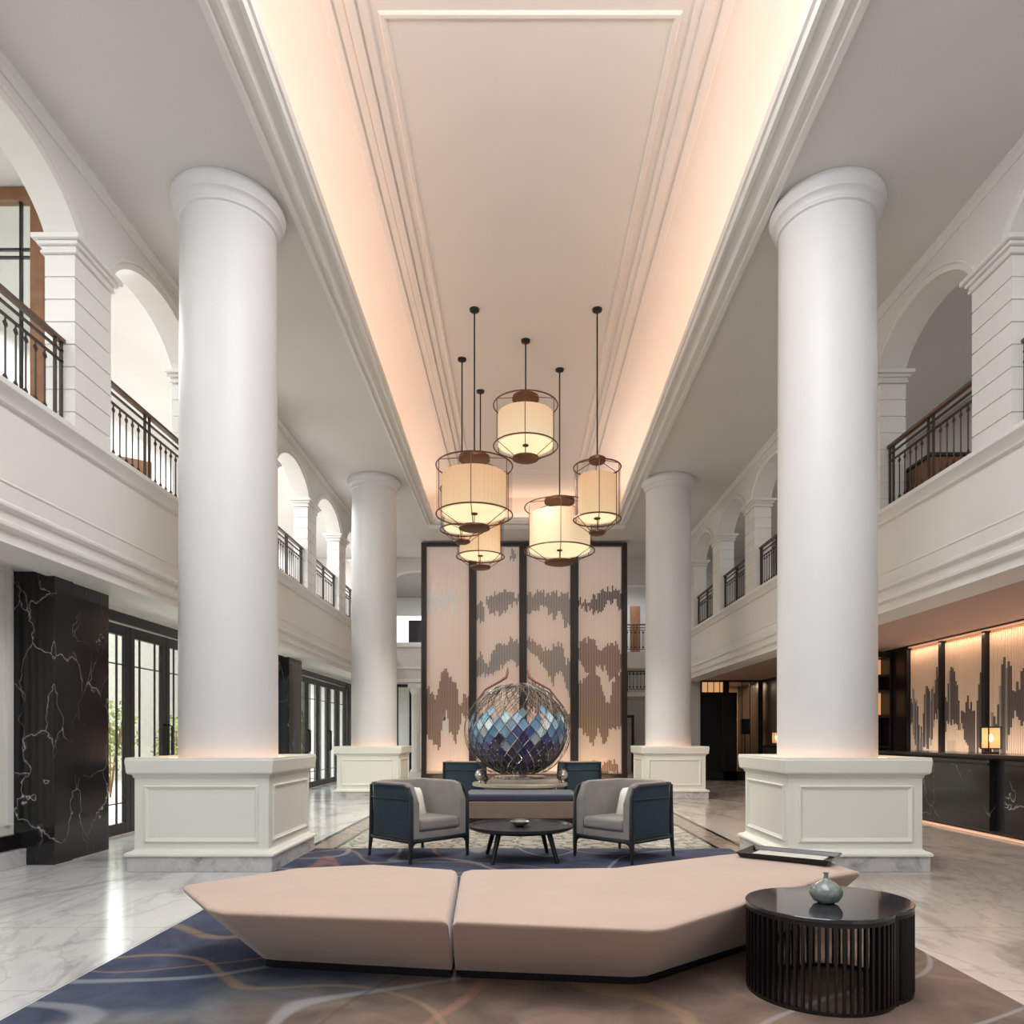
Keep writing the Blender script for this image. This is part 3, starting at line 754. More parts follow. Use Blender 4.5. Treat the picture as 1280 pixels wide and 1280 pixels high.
b = MB(); b.lathe([(.2, 0), (.2, .02), (.04, .04)], n=24); b.build('base', BLACK, t)
t = thing('concierge_desk', 'small dark desk with a lamp near the far right glazed front', 'desk', (7.0, 18.9, 0))
b = MB(); b.box(-.28, .28, -.7, .7, 1.02, 1.06); b.build('top', BLACKG, t); b = MB(); b.box(-.25, .25, -.66, .66, 0, 1.02); b.build('body', SHELFM, t)
table_lamp(6.95, 19.1, 1.06, 'small glowing lantern lamp on the far dark desk beside the near right column')

# ------------------------------------------------------------------ floor inlays and rug
m = MB(); m.box(-2.46, 2.62, 8.14, 18.9, 0, .002); struct(m.build('trim_14', TAUPES))
m = MB(); m.box(-2.14, 2.3, 8.2, 18.6, 0, .004); struct(m.build('trim_15', MOSAIC))
m = MB()
for a in ((-2.49, -2.44, 8.14, 18.95), (2.59, 2.64, 8.14, 18.95), (-2.17, -2.12, 8.2, 18.6), (2.27, 2.32, 8.2, 18.6), (-2.49, 2.64, 18.9, 18.95), (-2.17, 2.32, 18.56, 18.6)): m.box(*a, 0, .006)
struct(m.build('trim_16', BLACKG))
b = MB(); b.box(-2.36, 2.42, 1.2, 8.12, 0, .014)
o = b.build('area_rug', RUG, bevel=.004, seg=1); tag(o, 'large navy to taupe carpet with winding coloured bands under the bench', 'rug')

# ------------------------------------------------------------------ bench
t = thing('modular_bench', 'long blush suede angular bench with tapered sides and a black plinth', 'bench', (0, 4.2, 0))
def poly_section(top, bot, name, crease=None):
    b = MB()
    def R(p, z): return [(x, y - 4.2, z) for x, y in p]
    mid = [((a[0] * .94 + c[0] * .06), (a[1] * .94 + c[1] * .06)) for a, c in zip(top, bot)]
    ins = []
    cx = sum(p[0] for p in top) / len(top); cy = sum(p[1] for p in top) / len(top)
    def inset(d): return [(x + (cx - x) * d, y + (cy - y) * d) for x, y in top]
    b.loft([R(bot, .055), R(mid, .385), R(inset(.012), .412), R(inset(.05), .428), R(inset(.25), .438), R(inset(.6), .442)])
    o = b.build(name, BENCH, t, smooth=False, bevel=.012, seg=3)
    for p in o.data.polygons: p.use_smooth = True
    return o
topL = [(-2.0, 4.14), (-1.62, 3.62), (-1.5, 3.53), (-.345, 3.37), (-.41, 4.64), (-.99, 4.84), (-1.49, 4.70)]
botL = [(-1.45, 3.98), (-1.43, 3.94), (-1.38, 3.92), (-.36, 3.75), (-.39, 4.40), (-.95, 4.55), (-1.3, 4.45)]
topR = [(-.325, 3.37), (.60, 3.22), (.67, 3.23), (1.97, 4.44), (2.24, 4.60), (2.20, 4.98), (1.77, 5.36), (1.48, 5.22), (.62, 4.70), (-.39, 4.64)]
botR = [(-.345, 3.75), (.58, 3.64), (.66, 3.66), (1.78, 4.56), (1.84, 4.62), (1.8, 4.85), (1.6, 5.02), (1.45, 4.95), (.6, 4.45), (-.375, 4.40)]
poly_section(topL, botL, 'seat_section'); poly_section(topR, botR, 'seat_section')
for bt in (botL, botR):
    cx = sum(p[0] for p in bt) / len(bt); cy = sum(p[1] for p in bt) / len(bt)
    b = MB(); b.loft([[(x + (cx - x) * .02, y + (cy - y) * .02 - 4.2, z) for x, y in bt] for z in (.014, .055)]); b.build('plinth', BLACK, t)
# tray
t = thing('serving_tray', 'black tray with a pale inset lying on the right end of the bench', 'tray', (1.90, 4.98, .443), radians(-36))
b = MB(); rr = []
for e, z in ((.0, 0), (.025, .04), (.016, .04), (-.006, .012)): rr.append([(-.29 - e, -.17 - e, z), (.29 + e, -.17 - e, z), (.29 + e, .17 + e, z), (-.29 - e, .17 + e, z)])
b.loft(rr); b.build('rim', BLACKG, t, bevel=.003, seg=1)
b = MB(); b.box(-.24, .24, -.12, .12, .0125, .018); b.build('inset', TRAYW, t)

# ------------------------------------------------------------------ slatted side table
TX, TY = 0, 0
t = thing('side_table', 'black slatted drum side table of two joined curves at the bench end', 'table', (1.57, 3.585, 0))
C1, R1 = (-.055, -.015), .355
C2, R2 = (.125, .075), .315
H1 = .462
def union_outline(n=96, grow=0):
    pts = []
    for i in range(n):
        a = 2 * pi * i / n; d = Vector((cos(a), sin(a))); best = 0
        for c, r in ((C1, R1 + grow), (C2, R2 + grow)):
            c = Vector(c); bb = d.dot(c); disc = bb * bb - (c.dot(c) - r * r)
            if disc > 0: best = max(best, bb + sqrt(disc))
        pts.append((d.x * best, d.y * best))
    return pts
b = MB()
o_ = union_outline(144)
b.loft([[(x, y, z) for x, y in o_] for z in (H1 - .022, H1)]); b.build('tabletop', GLASSB, t, bevel=.003, seg=1)
b = MB(); o2 = union_outline(144, -.004); o3 = union_outline(144, -.028)
for z0, z1 in ((.014, .032), (H1 - .04, H1 - .022)):
    k = len(o2); b.loft([[(x, y, z0) for x, y in o2], [(x, y, z1) for x, y in o2], [(x, y, z1) for x, y in o3], [(x, y, z0) for x, y in o3], [(x, y, z0) for x, y in o2]], cap=False)
b.build('ring_frame', BLACK, t)
per = union_outline(720, -.014); acc = 0; last = Vector(per[0]); sl = None; step = .0335
for i in range(1, 721):
    p = Vector(per[i % 720]); acc += (p - last).length; last = p
    if acc >= step:
        acc = 0; a = math.atan2(p.y, p.x)
        if sl is None:
            q = MB(); q.box(-.011, .011, -.006, .006, .03, H1 - .038); sl = q.build('slat', BLACK, t, loc=(p.x, p.y, 0)); sl.rotation_euler = (0, 0, a)
        else: s_ = dup(sl, t, (p.x, p.y, 0)); s_.rotation_euler = (0, 0, a)
# solid post where the two curves meet
meet = min(per, key=lambda p: abs(sqrt((p[0] - C1[0]) ** 2 + (p[1] - C1[1]) ** 2) - R1 + .014) + abs(sqrt((p[0] - C2[0]) ** 2 + (p[1] - C2[1]) ** 2) - R2 + .014) + (9 if p[1] > 0 else 0))
b = MB(); b.box(meet[0] - .05, meet[0] + .012, meet[1] - .02, meet[1] + .012, .014, H1 - .022); b.build('joint_post', BLACK, t)
# vase
t = thing('bud_vase', 'small round grey green glazed vase with a tiny neck on the slatted table', 'vase', (1.545, 3.555, H1 + .0005))
b = MB(); b.lathe([(.035, 0), (.06, .012), (.078, .04), (.080, .06), (.070, .083), (.045, .103), (.02, .116), (.011, .125), (.010, .145), (.016, .152), (.012, .152), (.008, .14)], n=36)
b.build('body', VASE, t, smooth=True)

# ------------------------------------------------------------------ armchairs
def arc(cx, cy, r, a0, a1, n): return [(cx + r * cos(a0 + (a1 - a0) * i / n), cy + r * sin(a0 + (a1 - a0) * i / n)) for i in range(n + 1)]
def upath(hw, yf, yb, rc):
    p = []
    for i in range(9): p.append((-hw, yf + (yb - rc - yf) * i / 9))
    p += arc(-hw + rc, yb - rc, rc, pi, pi / 2, 8)
    p += arc(hw - rc, yb - rc, rc, pi / 2, 0, 8)
    for i in range(1, 10): p.append((hw, yb - rc - (yb - rc - yf) * i / 9))
    return p
YBK = .43
def make_armchair(loc, rz, label, group):
    t = thing('armchair', label, 'armchair', loc, rz, group)
    TOP = .83
    po = upath(.36, -.34, .43, .16); pi_ = upath(.275, -.34, .345, .10)
    def topz(y):
        d = y + .34; r = .16
        return TOP - (r - sqrt(max(0, r * r - (r - d) ** 2)) if d < r else 0)
    n = len(po); b = MB(); rings = []
    for i in range(n):
        (xo, yo), (xi, yi) = po[i], pi_[i]; zo = topz(yo)
        mx, my = (xo + xi) / 2, (yo + yi) / 2
        rings.append([(xo, yo, .26), (xo, yo, zo - .05), (xo * .8 + xi * .2, yo * .8 + yi * .2, zo - .012), (mx, my, zo), (xi * .8 + xo * .2, yi * .8 + yo * .2, zo - .012), (xi, yi, zo - .05), (xi, yi, .26)])
    b.loft(rings); b.build('backrest', GREYF, t, smooth=True, auto=True)
    # teal outer shell
    pq = upath(.368, -.30, .438, .16); b = MB(); rings = []
    for (x, y) in pq:
        z1 = topz(y) - .045; k = 1.012
        rings.append([(x * .985, y * .985, .27), (x * k, y * k, .27), (x * k, y * k, z1), (x * .985, y * .985, z1)])
    b.loft(rings); b.build('outer_panel', TEAL, t, smooth=True)
    # frame
    pf = upath(.378, -.335, .448, .16); b = MB()
    b.tube([(x, y, topz(y) - .03) for x, y in pf], .013, 8)
    b.build('top_rail', CHFR, t, smooth=True)
    b = MB(); b.tube([(x, y, .66) for x, y in pf], .009, 8); b.build('middle_rail', CHFR, t, smooth=True)
    b = MB(); b.tube([(x, y, .235) for x, y in pf] , .02, 8, True); b.build('base_rail', CHFR, t, smooth=True)
    for sx in (-1, 1):
        b = MB(); b.tube([(sx * .385, -.335, .016), (sx * .378, -.335, .24), (sx * .376, -.335, .68), (sx * .372, -.29, .78)], .016, 8, rs=[.016, .027, .022, .016]); b.build('leg', CHFR, t, smooth=True)
        b = MB(); b.tube([(sx * .365, .415, .016), (sx * .348, .405, .24), (sx * .345, .405, .79)], .016, 8, rs=[.016, .025, .016]); b.build('leg', CHFR, t, smooth=True)
        b = MB(); b.tube([(sx * .378, -.335, .16), (sx * .34, -.335, .215), (sx * .27, -.335, .238)], .012, 8); b.build('bracket', CHFR, t, smooth=True)
    b = MB(); b.box(-.34, .34, -.325, .37, .24, .33); b.build('seat_base', GREYF, t, bevel=.02)
    b = MB(); b.box(-.268, .268, -.345, .335, .33, .455); b.build('seat_cushion', GREYF, t, bevel=.04, seg=4)
    return t
def pillow(loc, rot, label):
    t = MB(); n = 12; vs = []; 
    def P(u, v, s):
        e = (1 - u ** 4) * (1 - v ** 4); k = 1 - .07 * (u * u * v * v - .0) ; sh = 1 - .06 * (1 - abs(u)) * (abs(v) > .99) 
        return (u * .2 * (1 - .07 * (1 - v * v)), s * .065 * e ** .6, v * .2 * (1 - .07 * (1 - u * u)))
    for s in (1, -1):
        g = [[P(-1 + 2 * i / n, -1 + 2 * j / n, s) for j in range(n + 1)] for i in range(n + 1)]
        t.add([p for r in g for p in r], [(i * (n + 1) + j, (i + 1) * (n + 1) + j, (i + 1) * (n + 1) + j + 1, i * (n + 1) + j + 1) for i in range(n) for j in range(n)])
    o = t.build('throw_pillow', PILLOW, smooth=True, auto=False, loc=loc); o.rotation_euler = rot
    return tag(o, label, 'pillow', 'ivory pillows on the grey armchairs')
# facing dir (.75,-.66): local -Y -> facing ; rz so that (0,-1) -> (sin rz, -cos rz)
rzL = math.atan2(.72, .69)
def place_front(x, y, s): return None
cl = (-1.06, 7.62)
make_armchair((-1.08, 7.60, 0), rzL, 'grey velvet tub armchair with teal sides, left of the round black table', 'grey tub armchairs facing the black table')
make_armchair((1.10, 7.56, 0), -rzL, 'grey velvet tub armchair with teal sides, right of the round black table', 'grey tub armchairs facing the black table')
pillow((-1.16, 7.68, .585), (radians(-20), radians(12), rzL + .35), 'ivory square pillow on the left grey armchair')
pillow((1.18, 7.64, .585), (radians(-20), radians(-12), -rzL - .35), 'ivory square pillow on the right grey armchair')
make_armchair((-1.10, 14.0, 0), radians(175), 'dark teal backed armchair behind the sculpture on the left, back to viewer', 'teal backed armchairs behind the sculpture')
make_armchair((1.18, 14.0, 0), radians(-175), 'dark teal backed armchair behind the sculpture on the right, back to viewer', 'teal backed armchairs behind the sculpture')

# ------------------------------------------------------------------ coffee table
t = thing('coffee_table', 'round black low table with four splayed legs between the grey armchairs', 'table', (.01, 7.42, 0))
b = MB(); b.lathe([(.0, .325), (.50, .325), (.545, .345), (.55, .375), (.535, .375), (.525, .352), (.0, .352)], n=64, cap=False); b.build('tabletop', simple('black_lacquer', (44, 42, 42), .22, var=.1), t, smooth=True)
for k in range(4):
    a = pi / 4 + k * pi / 2 + .12; b = MB(); b.tube([(.36 * cos(a), .36 * sin(a), .33), (.47 * cos(a), .47 * sin(a), .018)], .024, 10, rs=[.03, .02]); b.build('leg', BLACK, t, smooth=True)
b = MB(); b.ring((0, 0, .31), .35, .012, 32, 6); b.build('ring_frame', BLACK, t)
t = thing('glass_dish', 'small clear glass dish on the round black table', 'dish', (0.0, 7.45, .353))
b = MB(); b.lathe([(.04, 0), (.09, .03), (.11, .055), (.10, .055), (.08, .035), (.03, .012)], n=28); b.build('bowl', SILV, t, smooth=True)

# ------------------------------------------------------------------ bench seat and display table with sculpture
t = thing('padded_bench', 'navy cushioned bench with a taupe front before the globe sculpture', 'bench', (.01, 10.85, 0))
b = MB(); b.box(-.82, .82, -.42, .42, 0, .09); b.build('plinth', BLACK, t)
b = MB(); b.box(-.86, .86, -.46, .46, .09, .345); b.build('body', SKIRT, t, bevel=.015)
b = MB(); b.box(-.83, .83, -.45, .45, .345, .455); b.build('cushion', NAVYC, t, bevel=.04, seg=4)
SY = 12.15
t = thing('display_table', 'low round stone display table carrying the globe sculpture', 'table', (0, SY, 0))
b = MB(); b.lathe([(.62, 0), (.62, .44), (.66, .46)], n=48); b.build('pedestal', SKIRT, t, smooth=True)
b = MB(); b.lathe([(.80, .46), (.82, .47), (.82, .51), (.80, .52)], n=64); b.build('tabletop', STONE, t, smooth=True)
t = thing('stone_drum', 'square travertine block under the globe sculpture', 'plinth', (0, SY, .52))
b = MB(); b.box(-.50, .64, -.42, .42, 0, .07); b.build('block', STONE, t, bevel=.01); b = MB(); b.lathe([(.42, .07), (.44, .08), (.44, .10), (.36, .105)], n=40); b.build('disc', SILV, t, smooth=True)
CZ = 1.40; RO_, RI_ = .92, .845
t = thing('globe_sculpture', 'large wire globe sculpture filled with blue and purple glass lozenges', 'sculpture', (-.04, SY, .625))
cz = CZ - .625
def sph(R, lat, lon, sq=.92): return (R * cos(lat) * cos(lon), R * cos(lat) * sin(lon), cz + R * sq * sin(lat))
# inner globe of lozenges
NT, NL = 26, 17
b = MB(); rnd = random.Random(5); wires = MB()
lat0, lat1 = radians(-72), radians(80)
def LP(i, j): return sph(RI_, lat0 + (lat1 - lat0) * j / NL, 2 * pi * (i + (.5 if j % 2 else 0)) / NT)
for j in range(0, NL - 1):
    for i in range(NT):
        off = 1 if j % 2 else 0
        a = LP(i, j); r_ = LP(i + off, j + 1); l_ = LP(i + off - 1, j + 1); tp = LP(i, j + 2)
        f = (j + 1) / NL + rnd.uniform(-.05, .05)
        if f < .62:
            if f < .20: c = rnd.choice([(26, 24, 34), (40, 34, 58), (20, 20, 26)])
            elif f < .38: c = rnd.choice([(52, 44, 92), (64, 54, 84), (34, 34, 52), (72, 68, 84), (48, 52, 100)])
            elif f < .48: c = rnd.choice([(56, 66, 120), (74, 92, 136), (60, 50, 104), (150, 160, 170), (84, 110, 150)])
            else: c = rnd.choice([(110, 146, 170), (170, 198, 208), (206, 222, 224), (90, 128, 158), (130, 168, 190)])
            if f > .56 and rnd.random() < .5: continue
            b.ct = s2l(c)
            ctr = Vector(a) * .25 + Vector(r_) * .25 + Vector(l_) * .25 + Vector(tp) * .25
            b.add([Vector(p) * .92 + ctr * .08 for p in (a, r_, tp, l_)], [(0, 1, 2, 3)])
b.build('glass_tiles', TILEM, t, tint=True)
def spiral(R, s, ph, turns, n=40, a0=-74, a1=84, r=.006, sq=.92, mb=wires):
    pts = [sph(R, radians(a0 + (a1 - a0) * k / n), ph + s * turns * 2 * pi * k / n, sq) for k in range(n + 1)]
    mb.tube(pts, r, 4)
for i in range(NT):
    for s in (1, -1): spiral(RI_ + .004, s, 2 * pi * i / NT, NL / (2 * NT) * 158 / 152, r=.0042)
wires.build('inner_lattice', simple('dark_wire', (58, 54, 56), .4, metal=.5), t)
outer = MB()
for i in range(30):
    for s in (1, -1): spiral(RO_, s, 2 * pi * i / 30 + .05, .16 + .05 * sin(i * 2.1), a0=-60, a1=78 + 4 * sin(i), r=.003, sq=.90, mb=outer)
for i in range(26): spiral(RO_ - .03, 1, 2 * pi * i / 26 + .3 * sin(i), .02, a0=20, a1=80, r=.004, sq=.93, mb=outer)
outer.build('outer_cage', simple('pale_wire', (100, 98, 92), .4, metal=.4), t)
h = MB()
for s in (-1, 1):
    h.tube([(s * .80, 0, cz + .40), (s * .55, 0, cz + .72), (s * .30, 0, cz + .86), (s * .20, 0, cz + .93), (s * .175, 0, cz + 1.02), (s * .17, 0, cz + 1.10)], .02, 8, rs=[.012, .018, .022, .03, .022, .006])
h.build('horn', simple('copper_glass', (112, 78, 70), .25), t, smooth=True)
def glass_bowl(x, y, s, label, mt=None):
    t = thing('glass_ornament', label, 'ornament', (x, y, .5205))
    b = MB(); b.lathe([(.05 * s, 0), (.03 * s, .02 * s), (.02 * s, .06 * s), (.09 * s, .12 * s), (.12 * s, .2 * s), (.09 * s, .28 * s), (.05 * s, .31 * s), (.06 * s, .33 * s)], n=20, cap=False); b.build('bowl', mt or SILV, t, smooth=True)
glass_bowl(-.68, SY - .28, .7, 'silver footed ornament on the stone table left of the globe')
glass_bowl(-.57, SY - .50, .42, 'small black ornament on the stone table left of the globe', BLACKG)
glass_bowl(.73, SY - .2, .7, 'silver footed ornament on the stone table right of the globe')
t = thing('magazine', 'grey magazine lying on the stone table left of the globe', 'magazine', (-.30, SY - .60, .5205), .2)
b = MB(); b.box(-.14, .14, -.1, .1, .0, .008); b.build('pages', PILLOW, t); b = MB(); b.box(-.142, .142, -.102, .102, .008, .011); b.build('cover', simple('magazine_cover', (130, 130, 134), .4), t)

# ------------------------------------------------------------------ tall rod screen
YS = 20.2
SX0, SX1 = PX(527, YS), PX(783, YS); HT = 6.82
t = thing('rod_screen', 'tall four panel dark framed screen of cream rods with taupe wave patterns', 'screen', (0, YS, 0))
bars = [(527, 533), (586.5, 595.5), (649, 658.5), (713, 722.5), (777, 783.5)]
for a, c in bars: b = MB(); b.box(PX(a, YS), PX(c, YS), -.10, .12, 0, HT); b.build('upright', DARKB, t, bevel=.006, seg=1)
b = MB(); b.box(SX0, SX1, -.09, .11, HT - .06, HT + .03); b.build('top_rail', DARKB, t, bevel=.006, seg=1)
b = MB(); b.box(SX0, SX1, -.09, .11, 0.0, .24); b.build('bottom_rail', DARKB, t, bevel=.006, seg=1)
def Hs(py): return PH(py, YS)
# wave profiles read along each panel: bands given in photo heights (top,bottom) at fractions
def interp(pts, f):
    for i in range(len(pts) - 1):
        if pts[i][0] <= f <= pts[i + 1][0]:
            k = (f - pts[i][0]) / (pts[i + 1][0] - pts[i][0] + 1e-9); return pts[i][1] + (pts[i + 1][1] - pts[i][1]) * k
    return pts[-1][1]
bands = {
 0: [([(0, 742), (.7, 741), (.72, 900)], [(0, 765), (.3, 762), (.45, 752), (.62, 764), (.7, 766), (.72, 0)], WHT),
     ([(0, 862), (.12, 862), (.2, 872), (.3, 855), (.38, 838), (.46, 833), (.55, 845), (.68, 852), (.72, 862), (.78, 888), (.86, 872), (.95, 868), (1, 872)],
      [(0, 915), (.12, 928), (.22, 930), (.3, 935), (.38, 905), (.46, 890), (.55, 915), (.65, 928), (.75, 920), (.85, 890), (1, 900)], TAUP),
     ([(.36, 905), (.44, 892), (.52, 905)], [(.36, 912), (.44, 918), (.52, 912)], WHT)],
 1: [([(0, 762), (.1, 752), (.2, 765), (.25, 745), (.5, 740), (.8, 742), (1, 744)], [(0, 772), (.15, 780), (.22, 755), (.3, 764), (.6, 770), (.8, 756), (1, 752)], GREY1),
     ([(0, 825), (.12, 812), (.22, 836), (.35, 820), (.5, 804), (.7, 802), (.9, 798), (1, 800)], [(0, 842), (.2, 845), (.35, 846), (.5, 842), (.6, 832), (.8, 826), (1, 832)], GREY1),
     ([(.78, 690), (.85, 690), (.92, 692), (.93, 900)], [(.78, 698), (.85, 702), (.92, 696), (.93, 0)], GREY1)],
 2: [([(0, 745), (.3, 740), (.5, 742), (.8, 742), (1, 745)], [(0, 762), (.2, 768), (.4, 756), (.6, 772), (.8, 764), (.88, 788), (1, 778)], GREY1),
     ([(0, 796), (.2, 802), (.3, 806), (.5, 815), (.62, 806), (.8, 806), (.88, 828), (1, 824)], [(0, 812), (.2, 820), (.4, 832), (.6, 855), (.75, 835), (.85, 850), (1, 870)], GREY1),
     ([(.0, 852), (.4, 862), (.7, 880), (1, 895)], [(0, 880), (.4, 896), (.7, 925), (1, 905)], TAUP)],
 3: [([(0, 752), (.3, 748), (.5, 742), (.65, 738), (.85, 735), (1, 744)], [(0, 752), (.25, 762), (.5, 768), (.7, 752), (.85, 750), (1, 764)], DKG),
     ([(0, 806), (.3, 796), (.5, 814), (.62, 808), (.8, 800), (1, 815)], [(0, 818), (.25, 845), (.45, 835), (.6, 835), (.75, 852), (1, 838)], TAUP),
     ([(0, 852), (.2, 848), (.4, 840), (.5, 845), (.6, 868), (.7, 880), (.82, 850), (.9, 838), (1, 845)], [(0, 905), (.2, 920), (.35, 935), (.45, 910), (.6, 932), (.75, 912), (1, 908)], TAUP),
     ([(.05, 966), (.3, 960), (.5, 957), (.75, 948), (.95, 962)], [(.05, 967), (.5, 967), (.95, 967)], TAUP)],
}
for i in range(4):
    x0, x1 = PX(bars[i][1], YS), PX(bars[i + 1][0], YS)
    p = MB(); p.box(x0, x1, .07, .09, .24, HT - .06); bk = p.build('panel', BACKM, t)
    r = MB()
    def wv(f, u, rnd, i=i):
        out = []
        for tp, bt, c in bands[i]:
            if tp[0][0] <= f <= tp[-1][0]:
                a = interp(tp, f) + rnd.uniform(-5, 5); b_ = interp(bt, f) + rnd.uniform(-5, 5)
                if b_ > a + 1: out.append((Hs(b_), Hs(a), c))
        return out
    rods(r, x0, x1, .24, HT - .06, 27, wv, lambda u, w, z: (u, .05 - w, z), [CREAM], random.Random(i * 11 + 3), .55)
    r.build('rods', RODM, bk, tint=True)

# ------------------------------------------------------------------ pendants
def pendant(cx_px, Yd, Rc, Rs, zt, zb, rd, pleat, label, shroud=False, nv=6):
    x = PX(cx_px, Yd)
    t = thing('pendant_lantern', label, 'pendant lamp', (x, Yd, zb), 0, 'bronze caged drum pendants')
    H = zt - zb
    b = MB(); b.lathe([(.0, TOPC - zb), (.075, TOPC - zb), (.07, TOPC - zb - .03), (.02, TOPC - zb - .045)], n=24); b.build('canopy', BLACK, t, smooth=True)
    b = MB(); b.tube([(0, 0, H + .12), (0, 0, TOPC - zb - .03)], .012, 8); b.build('rod', BLACK, t)
    b = MB(); b.ring((0, 0, 0), Rc, .011, 56, 6); b.ring((0, 0, H), Rc, .011, 56, 6)
    for k in range(nv):
        a = 2 * pi * k / nv + .5
        ca, sa = cos(a), sin(a)
        b.tube([(rd * .9 * ca, rd * .9 * sa, H + .09), (Rc * ca, Rc * sa, H), (Rc * ca, Rc * sa, 0), (rd * .9 * ca, rd * .9 * sa, -.19)], .0065, 6)
    b.build('cage', BRONZE, t, smooth=True)
    b = MB(); b.lathe([(0, H + .17), (rd * .6, H + .17), (rd, H + .14), (rd, H + .09), (rd * .85, H + .07), (0, H + .07)], n=40, cap=False); b.build('top_disc', BRONZE, t, smooth=True)
    b = MB(); b.lathe([(0, -.18), (rd, -.18), (rd, -.205), (rd * .75, -.225), (0, -.225)], n=40, cap=False); b.build('bottom_disc', BRONZE, t, smooth=True)
    b = MB(); b.cyl((0, 0), .05, .01, .025, 16); b.tube([(0, 0, .01), (0, 0, -.18)], .007, 6); b.build('finial', BRONZE, t)
    b = MB(); n = 96 if pleat else 64
    b.lathe([(Rs, .01), (Rs, H * .5), (Rs, H - .14)], n=n, cap=False, rip=.012 if pleat else 0); b.build('lamp_shade', SHADEP if pleat else SHADE, t, smooth=not pleat)
    b = MB(); b.lathe([(0, .03), (Rs * .985, .03)], n=64, cap=False); b.build('diffuser', DIFF, t); b = MB(); b.lathe([(0, H - .15), (Rs * .985, H - .15)], n=64, cap=False); b.build('shade_top', SHADE, t)
    if shroud:
        b = MB(); b.lathe([(Rc - .004, 0.0), (Rc - .004, H)], n=64, cap=False); b.build('sheer_shroud', SHEER, t, smooth=True)
pendant(593, 10.57, .573, .48, 5.36, 4.63, .235, True, 'largest pleated cream drum pendant, front left of the cluster', True)
pendant(657, 11.4, .52, .445, 6.66, 6.0, .215, False, 'highest cream drum pendant with a smooth shade, centre of the cluster')
pendant(699.5, 12.3, .61, .53, 5.30, 4.54, .265, False, 'wide smooth cream drum pendant, low right of the cluster')
pendant(746.5, 10.57, .355, .275, 5.34, 4.56, .125, True, 'slim tall pleated pendant, rightmost of the cluster', True)
pendant(600.5, 13.07, .445, .375, 5.36, 4.64, .19, True, 'lowest pleated pendant, hanging behind the largest one', True)
pendant(577.5, 11.96, .37, .30, 5.5, 4.81, .14, False, 'small pendant almost hidden behind the largest one, its ring showing left', True)

# ------------------------------------------------------------------ lights
def area(name, loc, rot, sx, sy, power, col=(1, 1, 1)):
    l = D.lights.new(name, 'AREA'); l.shape = 'RECTANGLE'; l.size = sx; l.size_y = sy; l.energy = power; l.color = col
    o = D.objects.new(name, l); COL.objects.link(o); o.location = loc; o.rotation_euler = rot
    return o
W_ = (1.0, .69, .49)
for fi, s in ((LI, -1), (RI, 1)):
    area('cove_light', (fi(8) + s * .22, 7.8, SOF + .16), (pi, 0, 0), .1, 21, 56, W_)
for fi, s in ((LI, -1), (RI, 1)):
    area('cove_fill_light', (fi(8) + s * .1, 7.8, SOF + .14), (pi, s * radians(-38), 0), .1, 21, 24, (1, .90, .86))  # added second lamps that lift the middle of the coffer
area('cove_light', (.13, YC + .2, SOF + .16), (pi, 0, 0), 4.4, .1, 14, W_)
area('gallery_fill', (-6.0, 14, 6.8), (0, radians(-12), 0), .8, 14, 380, (1, .99, .97))  # added lamp standing in for window daylight in the left gallery
area('gallery_fill', (-5.6, 2.5, 6.8), (0, 0, 0), .8, 6, 110, (1, .99, .97))  # same added daylight stand-in for the near left gallery
area('gallery_fill', (6.2, 12, 6.8), (0, 0, 0), .6, 16, 60, (1, .97, .93))
area('reception_light', (7.12, 10, 2.90), (0, 0, 0), .08, 6, 22, W_)
area('reception_light', (5.9, 10, 2.95), (0, 0, 0), .5, 12, 26, (1, .86, .74))
area('corridor_light', (6.6, 22.4, 2.95), (0, 0, 0), .8, .8, 45, (1, .72, .48))
area('garden_sky_light', (-10, 14, 6), (0, radians(-60), 0), 6, 20, 3000, (1, 1, 1))
area('screen_uplight', (.1, YS - .35, .06), (radians(165), 0, 0), 5.2, .1, 25, (1, .7, .45))
area('far_gallery_fill', (-3.2, 23.4, 6.45), (0, 0, 0), 1, 1.5, 60); area('far_gallery_fill', (3.6, 24, 6.7), (0, 0, 0), 1, 2, 60)  # added fill that brightens the insides of the far arches
area('reception_fill', (7.0, 9.8, 1.0), (pi, 0, 0), .2, 6, 20, (1, .86, .76))  # added unseen fill behind the counter, lifts the rose ceiling
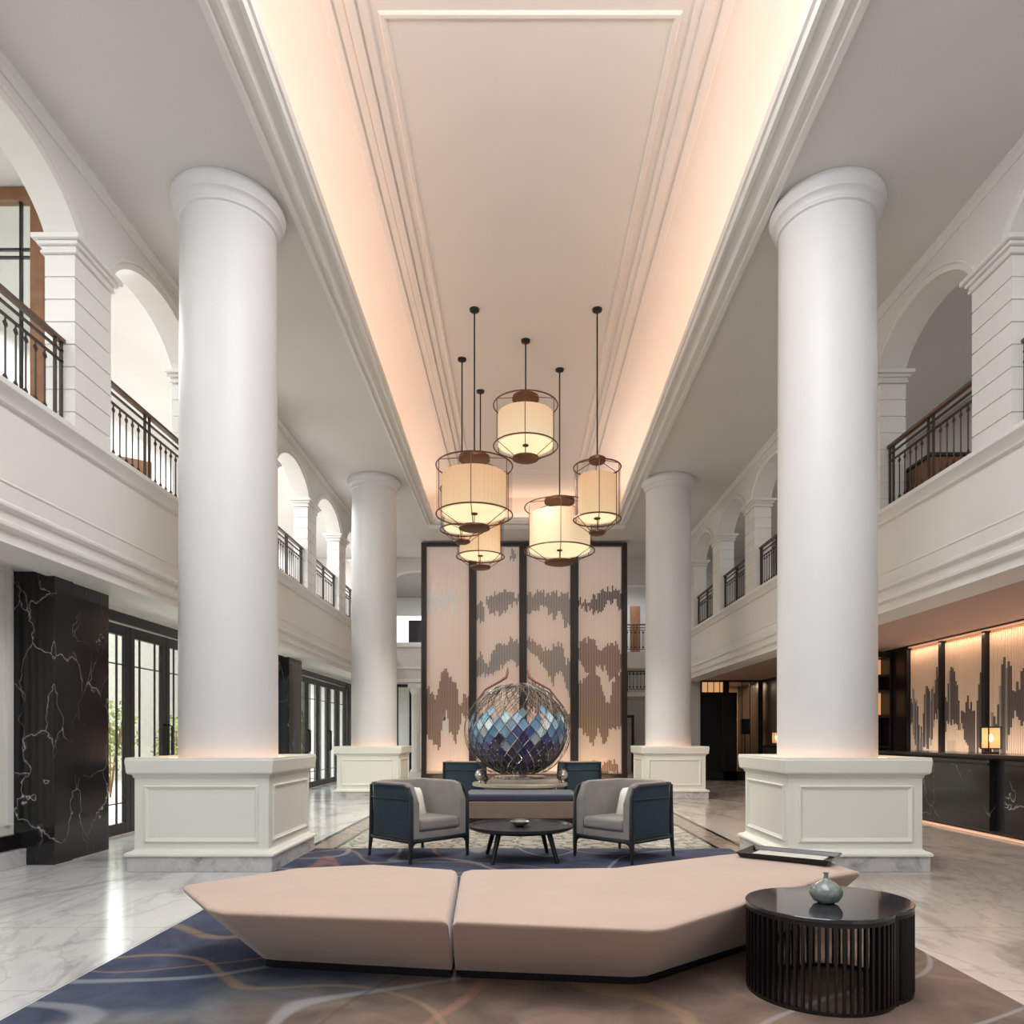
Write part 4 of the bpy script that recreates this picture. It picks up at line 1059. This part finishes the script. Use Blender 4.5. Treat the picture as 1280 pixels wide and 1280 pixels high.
for px_, Y_, z_ in ((593, 10.57, 4.3), (657, 11.4, 5.68), (699.5, 12.3, 4.2), (746.5, 10.57, 4.25), (600.5, 13.07, 4.35)):  # added fill spots under the lantern discs for the far hall
    l = D.lights.new('pendant_fill', 'SPOT'); l.energy = 190; l.spot_size = radians(150); l.spot_blend = .6; l.color = (1, .9, .78); l.shadow_soft_size = .02
    o = D.objects.new('pendant_fill', l); COL.objects.link(o); o.location = (PX(px_, Y_), Y_, z_)
area('hall_fill', (.2, .8, 7.5), (radians(4), 0, 0), 4.0, 6.5, 440, (.975, .99, 1))  # added overhead fill outside the view, no fitting here
area('hall_fill', (.2, 4.4, 6.85), (radians(48), 0, 0), 3.6, 1.0, 75, (.975, .99, 1))  # added fill above the view, aimed down the hall
area('hall_up_fill', (.15, 2.6, 6.5), (radians(152), 0, 0), 3.4, 1.2, 34, (1, .95, .92))  # added unseen fill that lifts the near coffer ceiling
area('side_hall_fill', (-3.6, 3.4, 6.8), (radians(25), 0, 0), 1.2, 2.4, 40, (1, .99, .98))  # added side fill overhead, out of view
area('side_hall_fill', (3.8, 3.4, 6.8), (radians(25), 0, 0), 1.2, 2.4, 40, (1, .99, .98))  # matching added fill on the right, also out of view
w = D.worlds.new('world'); bpy.context.scene.world = w; w.use_nodes = True
bg = w.node_tree.nodes['Background']; bg.inputs[0].default_value = (.94, .97, 1.0, 1); bg.inputs[1].default_value = .62

# ------------------------------------------------------------------ camera
c = D.cameras.new('camera'); co = D.objects.new('camera', c); COL.objects.link(co)
co.location = (0, 0, CH); co.rotation_euler = (pi / 2, 0, 0)
c.sensor_width = 36; c.lens = F / 1280 * 36; c.shift_x = -(CX - 640) / 1280; c.shift_y = (CY - 640) / 1280
c.clip_start = .05; c.clip_end = 200
sc = bpy.context.scene; sc.camera = co
sc.view_settings.view_transform = 'Standard'; sc.view_settings.look = 'None'; sc.view_settings.exposure = 0
sc.cycles.max_bounces = 10; sc.cycles.diffuse_bounces = 6; sc.cycles.sample_clamp_indirect = 6
